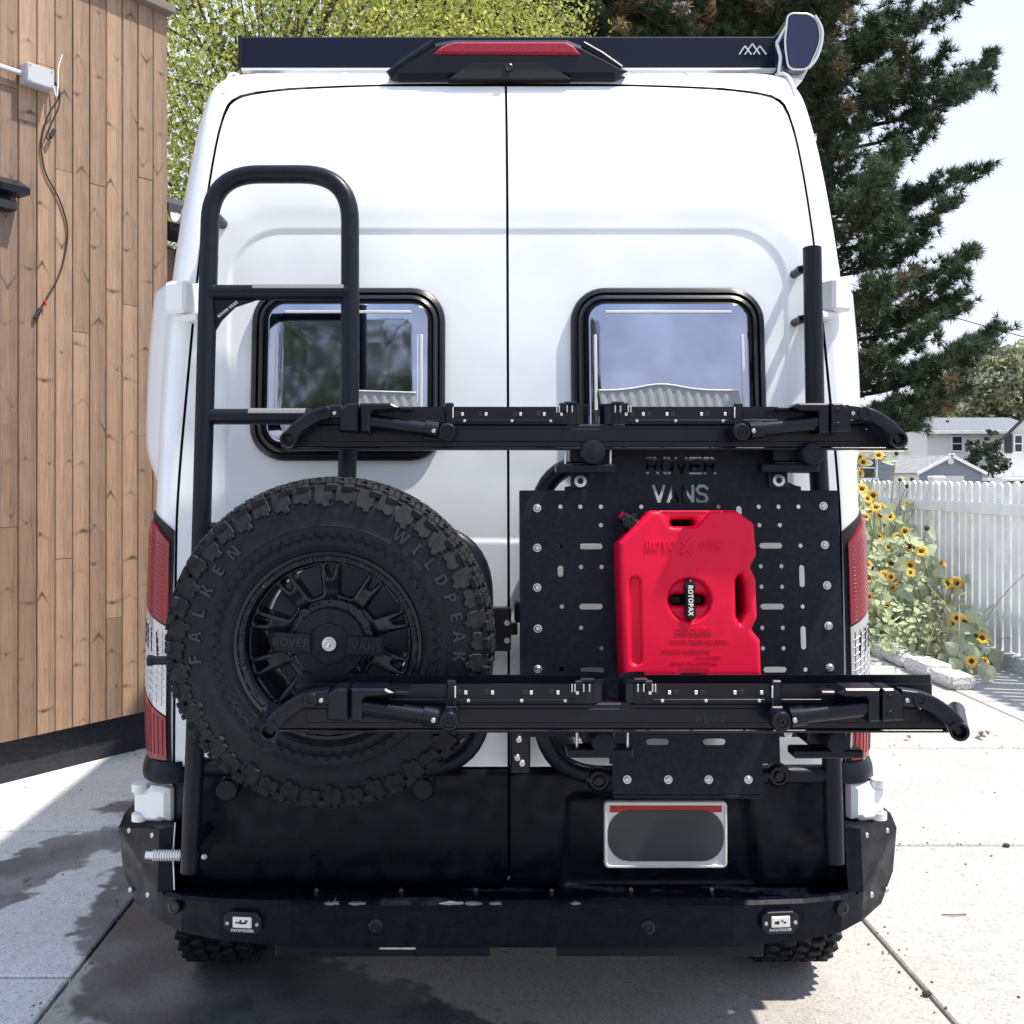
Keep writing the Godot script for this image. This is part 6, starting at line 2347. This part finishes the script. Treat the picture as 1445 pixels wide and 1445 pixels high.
	a = seen(1403, 690, z)
	b = seen(1440, 690, z)
	ap = seen(1421, 679, z)
	s = S()
	slab(s, [Vector2(a.x, -0.06), Vector2(b.x, -0.06), Vector2(b.x, b.y), Vector2(ap.x, ap.y), Vector2(a.x, a.y)], -0.8, 0.0, Transform3D(Basis(), Vector3(0, 0, z)))
	part(t, "wall", s, M.siding_white)
	s = S()
	prism_roof(s, a, b, ap, Vector3(0, 0, -0.9), 0.03, 0.06)
	part(t, "roof", s, M.roof2)
	# overhead wires
	for w in [["upper", 1330, 433, 1460, 467, -30.0, "thin overhead wire crossing the pale sky above the far trees"], ["lower", 1290, 566, 1470, 543, -44.0, "overhead wire in front of the far pale green trees"]]:
		s = S()
		var A := seen(w[1], w[2], w[5])
		var B := seen(w[3], w[4], w[5] + 4.0)
		A = A - (B - A) * 1.5
		B = B + (B - A) * 0.8
		var pts := []
		for k in 17:
			var u := k / 16.0
			pts.append(A.lerp(B, u) - Vector3(0, 0.25 * (1.0 - pow(2.0 * u - 1.0, 2.0)), 0))
		tube(s, pts, 0.014, 5)
		solo("overhead_wire", s, M.cable, w[6], "wire")
	# a house across the street behind the photographer, seen only in the glass
	t = thing("street_house", "pale house with a grey ribbed roof across the street, mirrored in the windows", "house", Vector3(12, 0, 30))
	s = S()
	box(s, Vector3(12, 1.4, 30), Vector3(9, 2.8, 7), 0.03)
	part(t, "wall", s, M.siding_white)
	s = S()
	prism_roof(s, Vector3(7.2, 2.8, 26.5), Vector3(7.2, 2.8, 33.5), Vector3(7.2, 4.4, 30), Vector3(9.6, 0, 0), 0.15, 0.4)
	part(t, "roof", s, M.roof)

# ---------------------------------------------------------------- trees
func leafy(called: String, label: String, base: Vector3, crown: Array, count: int, size: float, m: Material, trunk_r: float, seed_: int, group := "", spread := 0.32):
	rng.seed = seed_
	var t = thing(called, label, "tree", base, group)
	var s := S()
	var c0: Vector3 = crown[0][0]
	tube(s, rounded([base, base.lerp(c0, 0.5) + Vector3(0.15, 0, 0.1) * trunk_r * 4, c0], 1.0, 4), trunk_r, 10, true, trunk_r * 0.35)
	var tr = part(t, "trunk", s, M.bark)
	var limbs := S()
	var list := []
	var total := 0.0
	for e in crown: total += e[1].x * e[1].y * e[1].z
	for e in crown:
		var n := int(count * e[1].x * e[1].y * e[1].z / total)
		var clusters: int = max(8, int(n / 42.0))
		for k in clusters:
			var d := rand_dir(0.15)
			var c: Vector3 = e[0] + d * e[1] * pow(rng.randf_range(0.12, 1.0), 0.45)
			if k % (3 + clusters / 60) == 0:
				var st := base.lerp(c0, rng.randf_range(0.55, 1.0))
				tube(limbs, rounded([st, st.lerp(c, 0.5) + Vector3(0, rng.randf_range(-0.2, 0.3), 0), c], 0.6, 3), trunk_r * 0.16, 5, false, trunk_r * 0.03)
			var tone := rng.randf_range(0.55, 1.35)
			var hue := rng.randf_range(-0.12, 0.12)
			var rad: float = spread * e[1].x * rng.randf_range(0.35, 0.75)
			for j in int(n / float(clusters)):
				var o := Vector3(rng.randfn(), rng.randfn() * 0.7, rng.randfn()) * rad * 0.62
				var b := look(rand_dir(0.5)).scaled(Vector3.ONE * size * rng.randf_range(0.65, 1.3))
				var v := tone * rng.randf_range(0.75, 1.25)
				list.append([Transform3D(b, c + o), Color(v * (1.0 + hue), v, v * (1.0 - hue))])
	part(t, "limbs", limbs, M.bark)
	var s2 := S()
	tri(s2, Vector3(0, -0.5, 0), Vector3(0.32, 0.0, 0.06), Vector3(0, 0.55, 0), Vector3.BACK)
	tri(s2, Vector3(0, -0.5, 0), Vector3(-0.32, 0.0, 0.06), Vector3(0, 0.55, 0), Vector3.BACK)
	many(t, "crown", commit(s2), m, list)
	return t

func trees():
	leafy("leafy_tree", "tree with small yellow-green leaves behind the timber house and the van's left shoulder", Vector3(-2.6, 0, -9.2), [[Vector3(-2.3, 6.2, -9.0), Vector3(3.3, 3.3, 2.2)], [Vector3(-0.6, 7.0, -9.6), Vector3(1.9, 2.2, 1.6)]], 85000, 0.05, M.leaf_a, 0.16, 11, "", 0.30)
	leafy("dark_tree", "dense darker green tree deep behind the yellow-green one", Vector3(-2.0, 0, -15.5), [[Vector3(-2.5, 6.5, -15.5), Vector3(5.0, 5.2, 2.2)]], 22000, 0.13, M.leaf_b, 0.2, 12)
	leafy("pale_tree", "pale green round tree far behind the white house's roof", Vector3(41, 0, -78), [[seen(1425, 543, -78), Vector3(4.6, 3.4, 3)], [seen(1372, 568, -78), Vector3(2.6, 1.9, 2)], [seen(1470, 560, -78), Vector3(3, 2.6, 2)]], 12000, 0.42, M.leaf_c, 0.3, 13)
	leafy("pale_tree", "low pale tree between the dark conifer and the white house", Vector3(27.5, 0, -62), [[seen(1296, 606, -62), Vector3(1.7, 1.7, 1.5)], [seen(1330, 588, -62), Vector3(1.6, 1.3, 1.2)]], 3000, 0.28, M.leaf_c, 0.18, 14)
	leafy("dark_bush", "small round dark green tree in front of the white houses", Vector3(25.0, 0, -46), [[seen(1393, 644, -46), Vector3(1.05, 0.95, 0.9)], [seen(1400, 622, -46), Vector3(0.5, 0.5, 0.5)]], 2200, 0.17, M.leaf_d, 0.1, 15)
	# mirrored in the left window: trees across the street
	leafy("street_tree", "broad dark tree across the street, mirrored in the left window", Vector3(-3.4, 0, 22), [[Vector3(-4.6, 7.4, 22), Vector3(4.6, 4.4, 3.0)], [Vector3(-1.0, 5.6, 22), Vector3(2.6, 3.0, 2.0)]], 8000, 0.28, M.leaf_b, 0.25, 16)
	conifer()

func conifer():
	rng.seed = 77
	var base := Vector3(5.3, 0, -13.0)
	var t = thing("conifer", "big dark pine with ragged branches behind the van's right shoulder", "pine tree", base)
	var top := 13.5
	var s := S()
	tube(s, rounded([base, base + Vector3(-0.1, 4, 0), base + Vector3(0.1, 9, 0.1), base + Vector3(0, top, 0)], 2.0, 4), 0.24, 12, true, 0.03)
	part(t, "trunk", s, M.bark)
	var tuft := S()
	for k in 22:
		var d := Vector3(rng.randfn() * 0.75, rng.randfn() * 0.75, 0.55 + rng.randf() * 0.6).normalized()
		var e := d.cross(Vector3(rng.randfn(), rng.randfn(), rng.randfn())).normalized() * 0.0075
		tri(tuft, -e, e, d * rng.randf_range(0.10, 0.17), d.cross(e))
	var tm := commit(tuft)
	var green := []
	var dry := []
	var limbs := S()
	var branches := []
	# branches whose tips can be read off the photograph: u, v of the tip, depth
	for q in [[1385, 118, 0.4, 1.0], [1345, 8, 0.2, 1.0], [1392, 90, 0.1, 0.8], [1340, 150, 0.6, 1.0], [1300, 195, 1.0, 1.0], [1376, 245, 0.2, 0.9], [1330, 300, 0.7, 0.9], [1310, 268, 0.3, 0.9], [1364, 362, 0.4, 1.0], [1338, 400, 0.9, 0.9], [1300, 340, 0.7, 1.0], [1340, 425, 0.3, 0.8], [1392, 478, 0.2, 1.0], [1348, 440, -0.4, 1.0], [1375, 500, 0.5, 1.0], [1345, 540, 0.9, 1.1], [1305, 470, 1.2, 1.1], [1290, 570, 0.6, 1.1], [1330, 565, 0.1, 1.1], [1250, 575, 1.0, 1.1], [1240, 520, 1.3, 1.1], [1270, 410, 1.1, 1.0], [1250, 330, 1.2, 1.0], [1270, 90, 1.2, 1.1], [1255, 30, 1.0, 1.1], [1290, 40, 0.5, 1.1], [1320, 95, 0.9, 1.0], [1235, 130, 1.4, 1.1], [1230, 250, 1.2, 1.0], [1225, 60, 0.8, 1.1]]:
		branches.append([seen(q[0], q[1], base.z + q[2]), q[3], 0.05])
	for q in [[1120, 20, 1.0, 0.9], [1060, 0, 0.8, 0.8], [1000, 25, 1.0, 0.75], [930, 10, 1.2, 0.7], [860, 30, 0.8, 0.7], [790, 5, 1.2, 0.7], [720, 28, 0.7, 0.7], [665, 10, 0.5, 0.6], [690, 40, 0.3, 0.6], [760, 45, 0.4, 0.6], [830, 12, 0.4, 0.7], [900, 45, 0.2, 0.6], [980, 50, 0.4, 0.6], [1180, 10, 1.4, 1.0], [1170, 90, 1.5, 1.0], [1150, 50, 0.8, 1.0], [1190, 170, 1.4, 1.0], [1185, 230, 1.5, 1.0], [1100, -30, 1.2, 1.0], [950, -30, 1.0, 0.9], [800, -40, 1.0, 0.8], [700, -30, 0.6, 0.8]]:
		branches.append([seen(q[0], q[1], base.z + q[2]), q[3], 0.5 if q[0] < 1050 else 0.2])
	for k in 60:
		var u := rng.randf_range(560, 1160)
		branches.append([seen(u, rng.randf_range(-60, 62), base.z + rng.randf_range(-1.2, 1.4)), 0.85, 0.5 if u < 1000 else 0.2])
	for k in 70:
		var y := rng.randf_range(2.5, 12.5)
		var a := rng.randf() * TAU
		var r := lerpf(2.6, 0.9, clampf((y - 7.0) / 6.0, 0, 1)) * rng.randf_range(0.5, 1.0)
		var tip := base + Vector3(cos(a) * r, y, sin(a) * r)
		if tip.x > base.x + 1.5 and y < 9.5: continue
		branches.append([tip, 1.0, 0.08])
	for br in branches:
		var tip: Vector3 = br[0]
		var h := tip - base
		var reach := Vector2(h.x, h.z).length()
		var st := base + Vector3(0, max(1.5, h.y - 0.20 * reach - 0.1), 0)
		var sag := Vector3(0, -0.14 * reach, 0)
		var path := []
		var ctrl := st.lerp(tip, 0.6) + sag * rng.randf_range(0.6, 1.8)
		var steps := int(clampf(reach * 5.0, 7, 18))
		for i in steps + 1:
			var q := float(i) / steps
			path.append(st.lerp(ctrl, q).lerp(ctrl.lerp(tip, q), q))
		tube(limbs, path, 0.018 + 0.011 * reach, 6, false, 0.006)
		var n := path.size()
		for i in range(2, n):
			var u := float(i) / (n - 1)
			var c: Vector3 = path[i]
			var dirn: Vector3 = (path[min(i + 1, n - 1)] - path[i - 1]).normalized()
			var nb := 3 if u > 0.25 else 1
			for k in nb:
				if rng.randf() < 0.14: continue
				var side := dirn.cross(Vector3.UP).normalized() * (1 if (i + k) % 2 else -1)
				var d: Vector3 = (dirn * rng.randf_range(0.5, 1.0) + side * rng.randf_range(0.1, 0.9) + Vector3.UP * rng.randf_range(-0.25, 0.45)).normalized()
				var ln: float = lerpf(0.62, 0.26, u) * br[1] * rng.randf_range(0.6, 1.15) * clampf(reach * 0.6, 0.5, 1.1)
				var e := c + d * ln + Vector3(0, ln * 0.12, 0)
				tube(limbs, [c, c.lerp(e, 0.5) - Vector3(0, 0.02, 0), e], 0.009, 4, false, 0.004)
				var tone := rng.randf_range(0.5, 1.5)
				var is_dry: bool = rng.randf() < br[2] * 0.8
				var m := int(ln / 0.085) + 3
				for j in 7:   # a clump of needles round the twig's end
					var dd := (d * 0.5 + Vector3.UP * 0.3 + rand_dir() * 0.9).normalized()
					var v := tone * rng.randf_range(0.7, 1.35)
					(dry if is_dry else green).append([Transform3D(look(dd).scaled(Vector3.ONE * rng.randf_range(0.75, 1.2)), e + Vector3(rng.randfn(), rng.randfn() * 0.8, rng.randfn()) * 0.055), Color(v, v * rng.randf_range(0.95, 1.05), v)])
				for j in m:
					var f := (j + 1.0) / m
					if f < 0.35 and rng.randf() < 0.6: continue
					var p := c.lerp(e, f) + Vector3(rng.randfn(), rng.randfn(), rng.randfn()) * 0.028
					var dd := (d * 0.8 + Vector3.UP * 0.35 + rand_dir() * 0.65).normalized()
					var b := look(dd).scaled(Vector3.ONE * rng.randf_range(0.7, 1.15))
					var v := tone * rng.randf_range(0.75, 1.25)
					(dry if is_dry else green).append([Transform3D(b, p), Color(v, v * rng.randf_range(0.95, 1.05), v)])
	part(t, "limbs", limbs, M.bark)
	many(t, "needles", tm, M.needle, green)
	many(t, "dry_needles", tm, M.needle_dry, dry)

func litter():
	rng.seed = 5
	var lm := leaf_mesh(0.03, 0.045, 0.9)
	var n := 0
	for q in [[32, 1252, "dark curled scrap lying alone on the damp slab at far left"], [1283, 1045, "small brown leaf on the joint under the tray's right end"], [1392, 1040, "tuft of dead brown leaves on the bright slab at far right"], [1308, 1405, "dark pebble on the slab joint at lower right"], [1420, 1195, "dark pebble on the transverse joint at right"], [1345, 1292, "thin twig lying on the bright slab at right"]]:
		var d: float = FOCAL * 1.6 / (q[1] - 670.0)
		var p := Vector3(EYE.x + (q[0] - 663.0) * d / FOCAL, 0.0, EYE.z - d)
		var s := S()
		if "leaf" in q[2] or "scrap" in q[2] or "leaves" in q[2]:
			for k in (5 if "tuft" in q[2] else 1):
				var o := Vector3(rng.randfn() * 0.03, 0.012, rng.randfn() * 0.02)
				if not "tuft" in q[2]: o = Vector3(0, 0.010, 0)
				s.append_from(lm, 0, Transform3D(Basis(Vector3.UP, rng.randf() * TAU) * Basis(Vector3.RIGHT, -1.3 + rng.randf() * 0.3), p + o))
			solo("dry_leaf", s.commit(), M.dryleaf, q[2], "leaf")
		elif "twig" in q[2]:
			tube(s, [p + Vector3(-0.04, 0.004, 0.0), p + Vector3(0.0, 0.006, 0.006), p + Vector3(0.05, 0.004, -0.004)], 0.0025, 5)
			solo("twig", s, M.dryleaf, q[2], "twig")
		else:
			lathe(s, [Vector2(0.0, 0.0), Vector2(0.012, 0.003), Vector2(0.014, 0.008), Vector2(0.008, 0.014), Vector2(0.0, 0.015)], 7, Transform3D(Basis(Vector3.RIGHT, -PI / 2).scaled(Vector3(1.2, 1, 0.9)), p), -1)
			solo("pebble", s, M.joint, q[2], "pebble")
	# grit swept into the joints
	var pb := S()
	lathe(pb, [Vector2(0.0, -0.4), Vector2(0.5, -0.2), Vector2(0.55, 0.15), Vector2(0.0, 0.4)], 6, Transform3D(Basis(Vector3.RIGHT, -PI / 2), Vector3.ZERO), -1)
	var list := []
	for k in 700:
		var p := Vector3(rng.randf_range(-2.6, 3.4), 0.002, rng.randf_range(-5.5, 0.6))
		var mode := rng.randi() % 4
		if mode == 0: p.x = -1.372 + rng.randfn() * 0.025
		elif mode == 1: p.x = 1.316 + rng.randfn() * 0.03
		elif mode == 2: p = Vector3(rng.randf_range(1.4, 3.4), 0.002, [-1.785, -3.36, -0.2][rng.randi() % 3] + rng.randfn() * 0.03)
		list.append([Transform3D(Basis(Vector3.UP, rng.randf() * TAU).scaled(Vector3(1, 0.7, 1.3) * rng.randf_range(0.003, 0.009)), p), rng.randf_range(0.4, 1.6)])
	many(self, "grit", commit(pb), M.grit, list, "fine grit scattered over the concrete and along its joints", "grit")
